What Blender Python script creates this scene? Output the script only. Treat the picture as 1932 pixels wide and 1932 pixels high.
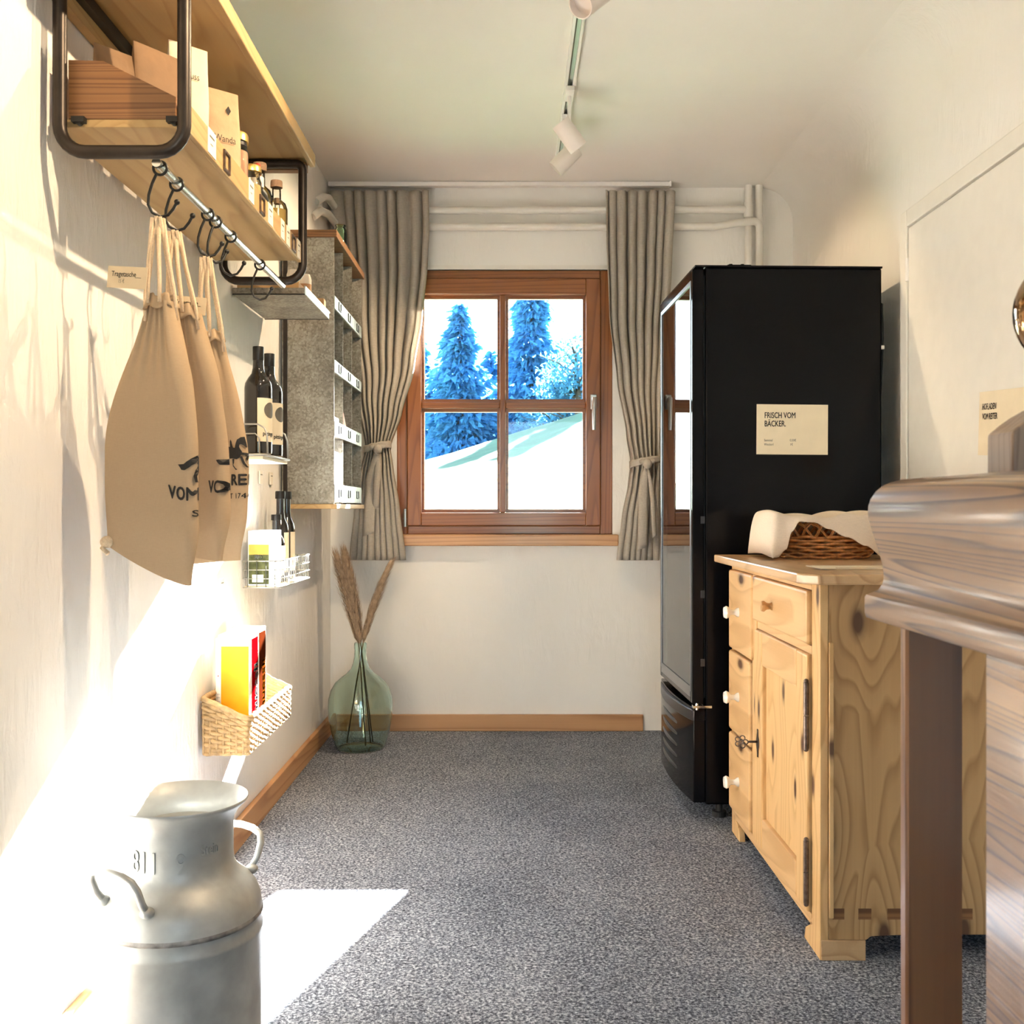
import bpy, bmesh, math, random
from mathutils import Vector, Matrix

for o in list(bpy.data.objects):
    bpy.data.objects.remove(o)
SC = bpy.context.scene
COL = SC.collection
PI = math.pi

# ------------------------------------------------------------------ camera
cam_d = bpy.data.cameras.new('camera')
cam_d.sensor_width = 36.0
cam_d.lens = 36.0
cam_d.shift_y = -6 / 1932
cam_d.clip_start = 0.02
cam_d.clip_end = 500
cam_d.dof.use_dof = True
cam_d.dof.focus_distance = 3.2
cam_d.dof.aperture_fstop = 14
cam = bpy.data.objects.new('camera', cam_d)
COL.objects.link(cam)
cam.location = (0, 0, 1.05)
cam.rotation_euler = (PI / 2, 0, 0)
SC.camera = cam

# ------------------------------------------------------------------ world, sun, exposure
SUN_DIR = Vector((-0.30, -1.0, -0.505)).normalized()       # direction the light travels
SKY_STRENGTH = 6.2
SUN_STRENGTH = 28.0
world = bpy.data.worlds.new('sky')
SC.world = world
world.use_nodes = True
wn = world.node_tree
wn.nodes.clear()
w_out = wn.nodes.new('ShaderNodeOutputWorld')
w_bg = wn.nodes.new('ShaderNodeBackground')
w_sky = wn.nodes.new('ShaderNodeTexSky')
w_sky.sky_type = 'HOSEK_WILKIE'
w_sky.sun_direction = (-SUN_DIR).normalized()
w_sky.turbidity = 3.0
w_sky.ground_albedo = 0.35
w_bg.inputs['Strength'].default_value = SKY_STRENGTH
wn.links.new(w_sky.outputs[0], w_bg.inputs['Color'])
wn.links.new(w_bg.outputs[0], w_out.inputs['Surface'])
sun_d = bpy.data.lights.new('sun', 'SUN')
sun_d.energy = SUN_STRENGTH
sun_d.angle = math.radians(0.53)
sun_d.color = (1.0, 0.955, 0.89)
sun = bpy.data.objects.new('sun', sun_d)
COL.objects.link(sun)
sun.rotation_euler = SUN_DIR.to_track_quat('-Z', 'Y').to_euler()
sun.location = (6, 20, 12)


def portal(name, loc, rot, sx, sy):
    d = bpy.data.lights.new(name, 'AREA')
    d.shape = 'RECTANGLE'
    d.size, d.size_y = sx, sy
    d.cycles.is_portal = True
    o = bpy.data.objects.new(name, d)
    COL.objects.link(o)
    o.location = loc
    o.rotation_euler = rot


portal('window_portal', (-0.035, 5.06, 1.555), (-PI / 2, 0, 0), 1.02, 1.26)
portal('rear_fill_portal', (0.35, -1.72, 1.02), (PI / 2, 0, 0), 0.9, 2.04)  # guides sky sampling through the rear opening added for fill

vs = SC.view_settings
vs.view_transform = 'Standard'
vs.look = 'None'
vs.gamma = 1.0
vs.use_curve_mapping = False
vs.exposure = 2.95
cy = SC.cycles
cy.max_bounces = 10
cy.diffuse_bounces = 6
cy.glossy_bounces = 4
cy.transmission_bounces = 10
cy.transparent_max_bounces = 14
cy.caustics_reflective = False
cy.caustics_refractive = False
cy.use_denoising = True
cy.use_adaptive_sampling = True
cy.adaptive_threshold = 0.08

# ------------------------------------------------------------------ geometry helpers
W = {}


class G:
    """collects shapes in world coordinates"""

    def __init__(s):
        s.v, s.f = [], []

    def add(s, vs, fs):
        b = len(s.v)
        s.v += [tuple(p) for p in vs]
        s.f += [tuple(i + b for i in f) for f in fs]
        return s

    def box(s, x0, x1, y0, y1, z0, z1):
        x0, x1 = sorted((x0, x1)); y0, y1 = sorted((y0, y1)); z0, z1 = sorted((z0, z1))
        return s.add([(x0, y0, z0), (x1, y0, z0), (x1, y1, z0), (x0, y1, z0), (x0, y0, z1), (x1, y0, z1), (x1, y1, z1), (x0, y1, z1)],
                     [(0, 3, 2, 1), (4, 5, 6, 7), (0, 1, 5, 4), (1, 2, 6, 5), (2, 3, 7, 6), (3, 0, 4, 7)])

    def obox(s, c, size, M=None):
        b = G().box(-size[0] / 2, size[0] / 2, -size[1] / 2, size[1] / 2, -size[2] / 2, size[2] / 2)
        M = M or Matrix.Identity(3)
        c = Vector(c)
        return s.add([c + M @ Vector(p) for p in b.v], b.f)

    def merge(s, g, M=None, loc=(0, 0, 0)):
        M = M or Matrix.Identity(3)
        L = Vector(loc)
        return s.add([L + M @ Vector(p) for p in g.v], g.f)

    def tube(s, pts, r, n=8, closed=False, caps=True, flat=None):
        pts = [Vector(p) for p in pts]
        m = len(pts)
        rr = r if isinstance(r, (list, tuple)) else [r] * m
        tans = []
        for i in range(m):
            a = pts[i - 1] if (i > 0 or closed) else pts[i]
            b = pts[(i + 1) % m] if (i < m - 1 or closed) else pts[i]
            t = b - a
            tans.append(t.normalized() if t.length > 1e-9 else Vector((0, 0, 1)))
        t0 = tans[0]
        up = Vector((0, 0, 1)) if abs(t0.z) < 0.9 else Vector((1, 0, 0))
        nrm = (up - t0 * up.dot(t0)).normalized()
        vs = []
        for i in range(m):
            t = tans[i]
            nrm = nrm - t * nrm.dot(t)
            if nrm.length < 1e-6:
                nrm = Vector((1, 0, 0)) - t * t.x
            nrm.normalize()
            bi = t.cross(nrm)
            for k in range(n):
                a = 2 * PI * k / n
                ca, sa = math.cos(a), math.sin(a)
                if flat:
                    sa *= flat
                vs.append(pts[i] + (nrm * ca + bi * sa) * rr[i])
        fs = []
        for i in range(m if closed else m - 1):
            j = (i + 1) % m
            for k in range(n):
                l = (k + 1) % n
                fs.append((i * n + k, i * n + l, j * n + l, j * n + k))
        if caps and not closed:
            fs.append(tuple(range(n - 1, -1, -1)))
            fs.append(tuple((m - 1) * n + k for k in range(n)))
        return s.add(vs, fs)

    def cyl(s, p0, p1, r0, r1=None, n=20):
        return s.tube([p0, p1], [r0, r0 if r1 is None else r1], n)

    def lathe(s, prof, c=(0, 0, 0), n=36, M=None, sx=1, sy=1):
        M = M or Matrix.Identity(3)
        c = Vector(c)
        vs, fs = [], []
        for (r, z) in prof:
            for k in range(n):
                a = 2 * PI * k / n
                vs.append(c + M @ Vector((r * sx * math.cos(a), r * sy * math.sin(a), z)))
        for i in range(len(prof) - 1):
            for k in range(n):
                l = (k + 1) % n
                fs.append((i * n + k, i * n + l, (i + 1) * n + l, (i + 1) * n + k))
        if prof[0][0] > 1e-5:
            fs.append(tuple(range(n - 1, -1, -1)))
        if prof[-1][0] > 1e-5:
            b = (len(prof) - 1) * n
            fs.append(tuple(b + k for k in range(n)))
        return s.add(vs, fs)

    def sphere(s, c, r, n=16, m=10, sc=(1, 1, 1)):
        prof = [(max(r * math.sin(PI * i / m), 1e-6), -r * math.cos(PI * i / m)) for i in range(m + 1)]
        g = G().lathe(prof, n=n)
        c = Vector(c)
        return s.add([(c.x + p[0] * sc[0], c.y + p[1] * sc[1], c.z + p[2] * sc[2]) for p in g.v], g.f)

    def torus(s, c, axis, R, r, n=24, k=8):
        c = Vector(c); axis = Vector(axis).normalized()
        u = axis.orthogonal().normalized(); w = axis.cross(u)
        return s.tube([c + (u * math.cos(2 * PI * i / n) + w * math.sin(2 * PI * i / n)) * R for i in range(n)], r, k, closed=True)

    def prism(s, poly, axis, a, b):
        """poly in the two remaining axes (x,y / x,z / y,z order) extruded a..b"""
        def mk(p, t):
            return (t, p[0], p[1]) if axis == 'x' else (p[0], t, p[1]) if axis == 'y' else (p[0], p[1], t)
        n = len(poly)
        vs = [mk(p, a) for p in poly] + [mk(p, b) for p in poly]
        fs = [tuple(range(n)), tuple(range(2 * n - 1, n - 1, -1))]
        fs += [(i, i + n, (i + 1) % n + n, (i + 1) % n) for i in range(n)]
        return s.add(vs, fs)

    def grid(s, fn, nu, nv, closed_u=False):
        vs = [fn(i / nu, j / nv) for j in range(nv + 1) for i in range(nu + (0 if closed_u else 1))]
        w = nu if closed_u else nu + 1
        fs = []
        for j in range(nv):
            for i in range(nu):
                i2 = (i + 1) % w
                fs.append((j * w + i, j * w + i2, (j + 1) * w + i2, (j + 1) * w + i))
        return s.add(vs, fs)


def mesh_from(name, g, c):
    me = bpy.data.meshes.new(name)
    me.from_pydata([(p[0] - c.x, p[1] - c.y, p[2] - c.z) for p in g.v], [], g.f)
    bm = bmesh.new()
    bm.from_mesh(me)
    bmesh.ops.recalc_face_normals(bm, faces=bm.faces)
    bm.to_mesh(me)
    bm.free()
    return me


def obj(name, g, mat, parent=None, smooth=None, bevel=0, solid=0, subsurf=0, label=None, cat=None, group=None, kind=None, raw=False):
    xs = [p[0] for p in g.v]; ys = [p[1] for p in g.v]; zs = [p[2] for p in g.v]
    c = Vector(((min(xs) + max(xs)) / 2, (min(ys) + max(ys)) / 2, min(zs)))
    if raw:
        me = bpy.data.meshes.new(name)
        me.from_pydata([(p[0] - c.x, p[1] - c.y, p[2] - c.z) for p in g.v], [], g.f)
    else:
        me = mesh_from(name, g, c)
    me.materials.append(M_[mat] if isinstance(mat, str) else mat)
    if smooth:
        for p in me.polygons:
            p.use_smooth = True
        if smooth is not True:
            me.set_sharp_from_angle(angle=smooth)
    o = bpy.data.objects.new(name, me)
    COL.objects.link(o)
    o.location = c
    W[o] = c
    if parent is not None:
        o.parent = parent
        o.matrix_parent_inverse = Matrix.Translation(-W[parent])
    if solid:
        m = o.modifiers.new('thickness', 'SOLIDIFY'); m.thickness = solid; m.offset = 0
    if subsurf:
        m = o.modifiers.new('smooth', 'SUBSURF'); m.levels = subsurf; m.render_levels = subsurf
    if bevel:
        m = o.modifiers.new('bevel', 'BEVEL'); m.width = bevel; m.segments = 2; m.limit_method = 'ANGLE'; m.angle_limit = 0.7
        m.harden_normals = False
    tag(o, label, cat, group, kind)
    return o


def tag(o, label=None, cat=None, group=None, kind=None):
    if label: o['label'] = label
    if cat: o['category'] = cat
    if group: o['group'] = group
    if kind: o['kind'] = kind
    return o


def thing(name, loc, label=None, cat=None, group=None, kind=None):
    o = bpy.data.objects.new(name, None)
    o.empty_display_size = 0.05
    COL.objects.link(o)
    o.location = loc
    W[o] = Vector(loc)
    return tag(o, label, cat, group, kind)


def copy_tree(root, loc, label=None, rotz=0):
    def rec(o, parent):
        c = o.copy()
        COL.objects.link(c)
        c.parent = parent
        for ch in [x for x in W if x.parent == o]:
            rec(ch, c)
        return c
    r = rec(root, None)
    r.location = loc
    r.rotation_euler = (0, 0, rotz)
    if label: r['label'] = label
    return r


def text_geo(s, size, sx=1.0, bold=0.0, align='LEFT', spacing=1.0):
    cu = bpy.data.curves.new('t', 'FONT')
    cu.body = s
    cu.size = size
    cu.align_x = align
    cu.space_character = spacing
    cu.resolution_u = 3
    o = bpy.data.objects.new('t', cu)
    COL.objects.link(o)
    dg = bpy.context.evaluated_depsgraph_get()
    me = bpy.data.meshes.new_from_object(o.evaluated_get(dg))
    g = G()
    offs = [(0, 0)] if bold <= 0 else [(0, 0), (bold, 0), (-bold, 0), (0, bold), (0, -bold), (bold * .7, bold * .7), (-bold * .7, bold * .7), (bold * .7, -bold * .7), (-bold * .7, -bold * .7)]
    for (ox, oy) in offs:
        g.add([(v.co.x * sx + ox, v.co.y + oy, 0.0) for v in me.vertices], [tuple(p.vertices) for p in me.polygons])
    bpy.data.objects.remove(o)
    bpy.data.meshes.remove(me)
    bpy.data.curves.remove(cu)
    return g


def frame(right, up):
    r = Vector(right).normalized(); u = Vector(up).normalized()
    n = r.cross(u)
    return Matrix((r, u, n)).transposed()


CAMW = frame((1, 0, 0), (0, 0, 1))        # a board facing the camera side (-y): right=+x, up=+z
ONLEFT = frame((0, 1, 0), (0, 0, 1))      # print on a surface facing +x
ONRIGHT = frame((0, -1, 0), (0, 0, 1))    # print on a surface facing -x


def lettering(s, size, pos, F, mat, parent, sx=0.72, bold=0.0, name='lettering', align='LEFT', spacing=1.0):
    g = G().merge(text_geo(s, size, sx, bold, align, spacing), F, pos)
    return obj(name, g, mat, parent, raw=True)


def slice_geo(g, us, vs_):
    bm = bmesh.new()
    vv = [bm.verts.new(p) for p in g.v]
    for f in g.f:
        try:
            bm.faces.new([vv[i] for i in f])
        except ValueError:
            pass
    for (axis, vals) in ((0, us), (1, vs_)):
        for t in vals:
            co = (t, 0, 0) if axis == 0 else (0, t, 0)
            no = (1, 0, 0) if axis == 0 else (0, 1, 0)
            bmesh.ops.bisect_plane(bm, geom=bm.verts[:] + bm.edges[:] + bm.faces[:], plane_co=co, plane_no=no, dist=1e-6)
    bm.verts.index_update()
    out = G()
    out.add([tuple(v.co) for v in bm.verts], [tuple(v.index for v in f.verts) for f in bm.faces])
    bm.free()
    return out


# ------------------------------------------------------------------ materials
M_ = {}


def new_mat(name):
    m = bpy.data.materials.new(name)
    m.use_nodes = True
    nt = m.node_tree
    nt.nodes.clear()
    out = nt.nodes.new('ShaderNodeOutputMaterial')
    M_[name] = m
    return m, nt, out


def rgba(c):
    return (c[0], c[1], c[2], 1.0)


def N(nt, typ, **kw):
    n = nt.nodes.new(typ)
    for k, v in kw.items():
        if hasattr(n, k):
            setattr(n, k, v)
        else:
            n.inputs[k.replace('_', ' ')].default_value = v
    return n


def coords(nt, scale=(1, 1, 1), loc=(0, 0, 0)):
    tc = nt.nodes.new('ShaderNodeTexCoord')
    mp = nt.nodes.new('ShaderNodeMapping')
    mp.inputs['Scale'].default_value = scale
    mp.inputs['Location'].default_value = loc
    nt.links.new(tc.outputs['Object'], mp.inputs['Vector'])
    return mp.outputs['Vector']


def ramp(nt, fac, stops):
    r = nt.nodes.new('ShaderNodeValToRGB')
    e = r.color_ramp.elements
    while len(e) < len(stops):
        e.new(0.5)
    for i, (p, c) in enumerate(stops):
        e[i].position = p
        e[i].color = rgba(c) if len(c) == 3 else c
    nt.links.new(fac, r.inputs['Fac'])
    return r.outputs['Color']


def bump(nt, height, strength, dist, bsdf):
    b = nt.nodes.new('ShaderNodeBump')
    b.inputs['Strength'].default_value = strength
    b.inputs['Distance'].default_value = dist
    nt.links.new(height, b.inputs['Height'])
    nt.links.new(b.outputs['Normal'], bsdf.inputs['Normal'])


def simple(name, col, rough=0.5, metal=0.0, var=0.0, vscale=20.0, bumpv=0.0, bscale=60.0, bdist=0.002, stretch=(1, 1, 1), coat=0.0, spec=0.5, sheen=0.0):
    m, nt, out = new_mat(name)
    p = nt.nodes.new('ShaderNodeBsdfPrincipled')
    p.inputs['Base Color'].default_value = rgba(col)
    p.inputs['Roughness'].default_value = rough
    p.inputs['Metallic'].default_value = metal
    p.inputs['Coat Weight'].default_value = coat
    p.inputs['Coat Roughness'].default_value = 0.08
    p.inputs['Specular IOR Level'].default_value = spec
    p.inputs['Sheen Weight'].default_value = sheen
    nt.links.new(p.outputs[0], out.inputs['Surface'])
    v = coords(nt, stretch)
    n = N(nt, 'ShaderNodeTexNoise', Scale=vscale, Detail=4.0)
    nt.links.new(v, n.inputs['Vector'])
    lo = tuple(max(0, c * (1 - var)) for c in col)
    hi = tuple(min(1, c * (1 + var)) for c in col)
    nt.links.new(ramp(nt, n.outputs['Fac'], [(0.3, lo), (0.7, hi)]), p.inputs['Base Color'])
    if bumpv:
        n2 = N(nt, 'ShaderNodeTexNoise', Scale=bscale, Detail=5.0)
        nt.links.new(v, n2.inputs['Vector'])
        bump(nt, n2.outputs['Fac'], bumpv, bdist, p)
    return m


def wood(name, c_light, c_dark, grain='z', across=7.0, along=0.55, lines=34.0, knots=0.0, knot_scale=4.0, rough=0.45, coat=0.0, contrast=1.0, knot_col=(0.1, 0.045, 0.02), loc=(0, 0, 0), bumpv=0.15, plane='yz'):
    m, nt, out = new_mat(name)
    p = nt.nodes.new('ShaderNodeBsdfPrincipled')
    p.inputs['Roughness'].default_value = rough
    p.inputs['Coat Weight'].default_value = coat
    p.inputs['Coat Roughness'].default_value = 0.12
    nt.links.new(p.outputs[0], out.inputs['Surface'])
    sc = {'x': (along, across, across), 'y': (across, along, across), 'z': (across, across, along)}[grain]
    v = coords(nt, sc, loc)
    n = N(nt, 'ShaderNodeTexNoise', Scale=0.55, Detail=2.0, Roughness=0.4)
    nt.links.new(v, n.inputs['Vector'])
    field = n.outputs['Fac']
    kf = None
    if knots:
        k = 0.45
        ksc = {'x': (k, 1, 1), 'y': (1, k, 1), 'z': (1, 1, k)}[grain]
        vk = coords(nt, tuple(s * knot_scale for s in ksc), (loc[0] + 0.37, loc[1] + 0.21, loc[2]))
        vo = N(nt, 'ShaderNodeTexVoronoi', Scale=1.0, voronoi_dimensions='2D')
        sp = nt.nodes.new('ShaderNodeSeparateXYZ'); cb = nt.nodes.new('ShaderNodeCombineXYZ')
        nt.links.new(vk, sp.inputs[0])
        pa, pb = plane
        nt.links.new(sp.outputs['XYZ'.index(pa.upper())], cb.inputs[0]); nt.links.new(sp.outputs['XYZ'.index(pb.upper())], cb.inputs[1])
        nt.links.new(cb.outputs[0], vo.inputs['Vector'])
        kf = vo.outputs['Distance']
        e = N(nt, 'ShaderNodeMapRange', From_Min=0.0, From_Max=0.5, To_Min=0.14 * knots, To_Max=0.0)
        nt.links.new(kf, e.inputs['Value'])
        ad = N(nt, 'ShaderNodeMath', operation='ADD')
        nt.links.new(field, ad.inputs[0]); nt.links.new(e.outputs[0], ad.inputs[1])
        field = ad.outputs[0]
    mu = N(nt, 'ShaderNodeMath', operation='MULTIPLY'); mu.inputs[1].default_value = lines
    nt.links.new(field, mu.inputs[0])
    fr = N(nt, 'ShaderNodeMath', operation='FRACT')
    nt.links.new(mu.outputs[0], fr.inputs[0])
    ring = ramp(nt, fr.outputs[0], [(0.0, (0, 0, 0)), (0.55, (0.25, 0.25, 0.25)), (0.86, (1, 1, 1)), (1.0, (0, 0, 0))])
    fs = {'x': (3, 160, 160), 'y': (160, 3, 160), 'z': (160, 160, 3)}[grain]
    vf = coords(nt, fs, loc)
    nf = N(nt, 'ShaderNodeTexNoise', Scale=1.0, Detail=3.0)
    nt.links.new(vf, nf.inputs['Vector'])
    mixf = N(nt, 'ShaderNodeMix', data_type='RGBA')
    mixf.inputs[0].default_value = 0.28
    nt.links.new(ring, mixf.inputs[6]); nt.links.new(nf.outputs['Fac'], mixf.inputs[7])
    mid = tuple(c_light[i] + (c_dark[i] - c_light[i]) * contrast for i in range(3))
    colr = ramp(nt, mixf.outputs[2], [(0.05, c_light), (0.85, mid)])
    if kf is not None:
        kr = ramp(nt, kf, [(0.05, (1, 1, 1)), (0.085, (0.35, 0.35, 0.35)), (0.13, (0, 0, 0))])
        mk = N(nt, 'ShaderNodeMix', data_type='RGBA')
        nt.links.new(kr, mk.inputs[0]); nt.links.new(colr, mk.inputs[6])
        mk.inputs[7].default_value = rgba(knot_col)
        colr = mk.outputs[2]
    nt.links.new(colr, p.inputs['Base Color'])
    bump(nt, nf.outputs['Fac'], bumpv, 0.002, p)
    return m


def plaster(name, col, strength=0.35, stretch=(1, 1, 1)):
    m, nt, out = new_mat(name)
    p = nt.nodes.new('ShaderNodeBsdfPrincipled')
    p.inputs['Roughness'].default_value = 0.9
    p.inputs['Specular IOR Level'].default_value = 0.2
    nt.links.new(p.outputs[0], out.inputs['Surface'])
    v = coords(nt, stretch)
    n1 = N(nt, 'ShaderNodeTexNoise', Scale=2.2, Detail=3.0)
    nt.links.new(v, n1.inputs['Vector'])
    nt.links.new(ramp(nt, n1.outputs['Fac'], [(0.3, tuple(c * 0.965 for c in col)), (0.7, col)]), p.inputs['Base Color'])
    v2 = coords(nt, (26 * stretch[0], 26 * stretch[1], 7 * stretch[2]))
    n2 = N(nt, 'ShaderNodeTexNoise', Scale=1.0, Detail=6.0, Roughness=0.62, Distortion=0.8)
    nt.links.new(v2, n2.inputs['Vector'])
    n3 = N(nt, 'ShaderNodeTexNoise', Scale=5.0, Detail=2.0)
    nt.links.new(v, n3.inputs['Vector'])
    mu = N(nt, 'ShaderNodeMath', operation='MULTIPLY')
    rr = ramp(nt, n3.outputs['Fac'], [(0.38, (0.15, 0.15, 0.15)), (0.62, (1, 1, 1))])
    nt.links.new(n2.outputs['Fac'], mu.inputs[0]); nt.links.new(rr, mu.inputs[1])
    bump(nt, mu.outputs[0], strength, 0.012, p)
    return m


def glass_thin(name, tint=(1, 1, 1), ior=1.5, boost=1.0):
    m, nt, out = new_mat(name)
    t = nt.nodes.new('ShaderNodeBsdfTransparent'); t.inputs['Color'].default_value = rgba(tint)
    gl = nt.nodes.new('ShaderNodeBsdfGlossy'); gl.inputs['Roughness'].default_value = 0.0
    gl.inputs['Color'].default_value = (boost, boost, boost, 1)
    fr = nt.nodes.new('ShaderNodeFresnel'); fr.inputs['IOR'].default_value = ior
    mx = nt.nodes.new('ShaderNodeMixShader')
    nt.links.new(fr.outputs[0], mx.inputs[0]); nt.links.new(t.outputs[0], mx.inputs[1]); nt.links.new(gl.outputs[0], mx.inputs[2])
    nt.links.new(mx.outputs[0], out.inputs['Surface'])
    return m


def glass_solid(name, tint, rough=0.0, ior=1.45):
    m, nt, out = new_mat(name)
    g = nt.nodes.new('ShaderNodeBsdfGlass')
    g.inputs['Color'].default_value = rgba(tint); g.inputs['Roughness'].default_value = rough; g.inputs['IOR'].default_value = ior
    nt.links.new(g.outputs[0], out.inputs['Surface'])
    return m


def cloth(name, col, trans=0.25, weave=900.0, var=0.08, strength=0.25):
    m, nt, out = new_mat(name)
    d = nt.nodes.new('ShaderNodeBsdfDiffuse'); t = nt.nodes.new('ShaderNodeBsdfTranslucent')
    mx = nt.nodes.new('ShaderNodeMixShader'); mx.inputs[0].default_value = trans
    v = coords(nt, (1, 1, 1))
    w1 = N(nt, 'ShaderNodeTexNoise', Scale=1.0, Detail=2.0)
    nt.links.new(coords(nt, (weave, weave, weave * 0.08)), w1.inputs['Vector'])
    w2 = N(nt, 'ShaderNodeTexNoise', Scale=1.0, Detail=2.0)
    nt.links.new(coords(nt, (weave * 0.08, weave * 0.08, weave)), w2.inputs['Vector'])
    ad = N(nt, 'ShaderNodeMath', operation='ADD')
    nt.links.new(w1.outputs['Fac'], ad.inputs[0]); nt.links.new(w2.outputs['Fac'], ad.inputs[1])
    hf = N(nt, 'ShaderNodeMath', operation='MULTIPLY'); hf.inputs[1].default_value = 0.5
    nt.links.new(ad.outputs[0], hf.inputs[0])
    c = ramp(nt, hf.outputs[0], [(0.35, tuple(x * (1 - var * 1.6) for x in col)), (0.65, tuple(min(1, x * (1 + var)) for x in col))])
    nt.links.new(c, d.inputs['Color']); nt.links.new(c, t.inputs['Color'])
    b = nt.nodes.new('ShaderNodeBump'); b.inputs['Strength'].default_value = strength; b.inputs['Distance'].default_value = 0.001
    nt.links.new(hf.outputs[0], b.inputs['Height']); nt.links.new(b.outputs['Normal'], d.inputs['Normal'])
    nt.links.new(d.outputs[0], mx.inputs[1]); nt.links.new(t.outputs[0], mx.inputs[2])
    nt.links.new(mx.outputs[0], out.inputs['Surface'])
    return m


plaster('plaster_white', (0.86, 0.838, 0.795), 0.35)
plaster('plaster_left', (0.85, 0.83, 0.795), 0.75)
plaster('plaster_ceiling', (0.86, 0.838, 0.793), 0.06)
simple('plaster_out', (0.30, 0.29, 0.27), 0.9)
simple('white_paint', (0.80, 0.77, 0.71), 0.45, var=0.03, bumpv=0.1, bscale=30)
simple('door_paint', (0.82, 0.79, 0.72), 0.4, var=0.02)
simple('white_metal', (0.82, 0.80, 0.77), 0.35, var=0.02)
wood('window_wood', (0.31, 0.105, 0.026), (0.19, 0.055, 0.012), 'x', 8, 0.5, 22, rough=0.35, coat=0.3, contrast=0.9)
wood('window_wood_v', (0.31, 0.105, 0.026), (0.19, 0.055, 0.012), 'z', 8, 0.5, 22, rough=0.35, coat=0.3, contrast=0.9)
wood('sill_wood', (0.60, 0.33, 0.15), (0.42, 0.20, 0.08), 'x', 8, 0.5, 20, rough=0.4, coat=0.2)
wood('skirting_wood', (0.56, 0.31, 0.14), (0.38, 0.18, 0.07), 'x', 9, 0.5, 18, rough=0.45)
wood('skirting_wood_y', (0.56, 0.31, 0.14), (0.38, 0.18, 0.07), 'y', 9, 0.5, 18, rough=0.45)
wood('shelf_wood', (0.50, 0.33, 0.14), (0.37, 0.22, 0.082), 'y', 9, 0.6, 16, rough=0.5, contrast=0.7)
wood('shelf_wood_dark', (0.28, 0.13, 0.045), (0.13, 0.05, 0.016), 'x', 24, 0.8, 26, rough=0.5)
wood('pine_side_shaded', (0.50, 0.31, 0.135), (0.29, 0.15, 0.05), 'z', 7.5, 0.5, 42, knots=0.55, knot_scale=5.2, rough=0.5, loc=(0.3, 0, 0.6), plane='xz', contrast=0.8)  # cabinet pine darkened: the shade on this side is put into the colour
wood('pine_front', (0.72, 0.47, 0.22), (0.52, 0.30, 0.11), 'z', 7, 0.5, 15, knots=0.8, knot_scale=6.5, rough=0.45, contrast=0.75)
wood('pine_drawer', (0.72, 0.47, 0.23), (0.52, 0.30, 0.12), 'y', 7, 0.6, 15, knots=0.6, knot_scale=5.0, rough=0.42, contrast=0.75)
wood('pine_top', (0.64, 0.42, 0.22), (0.42, 0.24, 0.10), 'y', 8, 0.6, 17, knots=0.5, knot_scale=4.0, plane='xy', rough=0.35, coat=0.25, contrast=0.8)
wood('counter_wood', (0.31, 0.16, 0.065), (0.09, 0.035, 0.012), 'y', 22, 0.9, 30, rough=0.42, coat=0.6, contrast=1.1, bumpv=0.35)
wood('counter_leg', (0.27, 0.11, 0.035), (0.14, 0.05, 0.015), 'z', 12, 0.6, 20, rough=0.3, coat=0.7)
wood('mill_wood', (0.34, 0.22, 0.14), (0.22, 0.13, 0.08), 'z', 16, 0.7, 22, rough=0.4, coat=0.3)
wood('crate_wood', (0.55, 0.33, 0.14), (0.36, 0.19, 0.07), 'x', 12, 0.7, 18, rough=0.5)
wood('knob_wood', (0.62, 0.36, 0.15), (0.45, 0.24, 0.09), 'x', 12, 0.7, 10, rough=0.4)
simple('porcelain', (0.85, 0.82, 0.76), 0.12, coat=0.5)
simple('steel_dark', (0.035, 0.027, 0.022), 0.38, 0.6, var=0.25, vscale=30)
simple('steel_black', (0.012, 0.011, 0.010), 0.4, 0.3)
simple('steel_bright', (0.62, 0.63, 0.60), 0.2, 1.0)
simple('brushed_alu', (0.56, 0.56, 0.55), 0.3, 1.0, var=0.1)
simple('chrome', (0.7, 0.7, 0.7), 0.07, 1.0)
simple('hinge_iron', (0.16, 0.12, 0.10), 0.4, 0.9, var=0.4, vscale=80)
simple('wire_white', (0.42, 0.42, 0.40), 0.3, 0.5)
simple('wire_dark', (0.07, 0.08, 0.07), 0.4, 0.5)
simple('fridge_black', (0.004, 0.004, 0.005), 0.10, 0.0, coat=0.0, spec=0.14)
simple('fridge_trim', (0.05, 0.05, 0.055), 0.3, 0.6)
simple('fridge_rim', (0.30, 0.30, 0.31), 0.3, 0.9)
simple('fridge_liner', (0.78, 0.81, 0.82), 0.5)
simple('rubber_black', (0.01, 0.01, 0.01), 0.6)
simple('card_kraft', (0.66, 0.53, 0.35), 0.75, var=0.05)
simple('card_cream', (0.80, 0.69, 0.50), 0.7, var=0.03)
simple('card_white', (0.80, 0.75, 0.65), 0.7, var=0.03)
simple('ink', (0.012, 0.010, 0.009), 0.7)
simple('ink_grey', (0.12, 0.11, 0.09), 0.7)
simple('paper_kraft', (0.46, 0.31, 0.18), 0.7, var=0.12, bumpv=0.5, bscale=25, bdist=0.006)
simple('paper_kraft_dark', (0.20, 0.11, 0.05), 0.7, var=0.12, bumpv=0.5, bscale=25, bdist=0.006)
simple('paper_pale', (0.70, 0.58, 0.42), 0.7, var=0.06, bumpv=0.4, bscale=25, bdist=0.005)
simple('gold_lid', (0.75, 0.52, 0.16), 0.3, 0.9)
simple('jam_peach', (0.62, 0.33, 0.20), 0.5)
simple('red_rubber', (0.55, 0.06, 0.025), 0.5)
simple('cap_white', (0.8, 0.74, 0.66), 0.5)
simple('bottle_dark', (0.010, 0.008, 0.007), 0.06, coat=0.6)
simple('oil_gold', (0.55, 0.36, 0.08), 0.25, coat=0.3)
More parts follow.
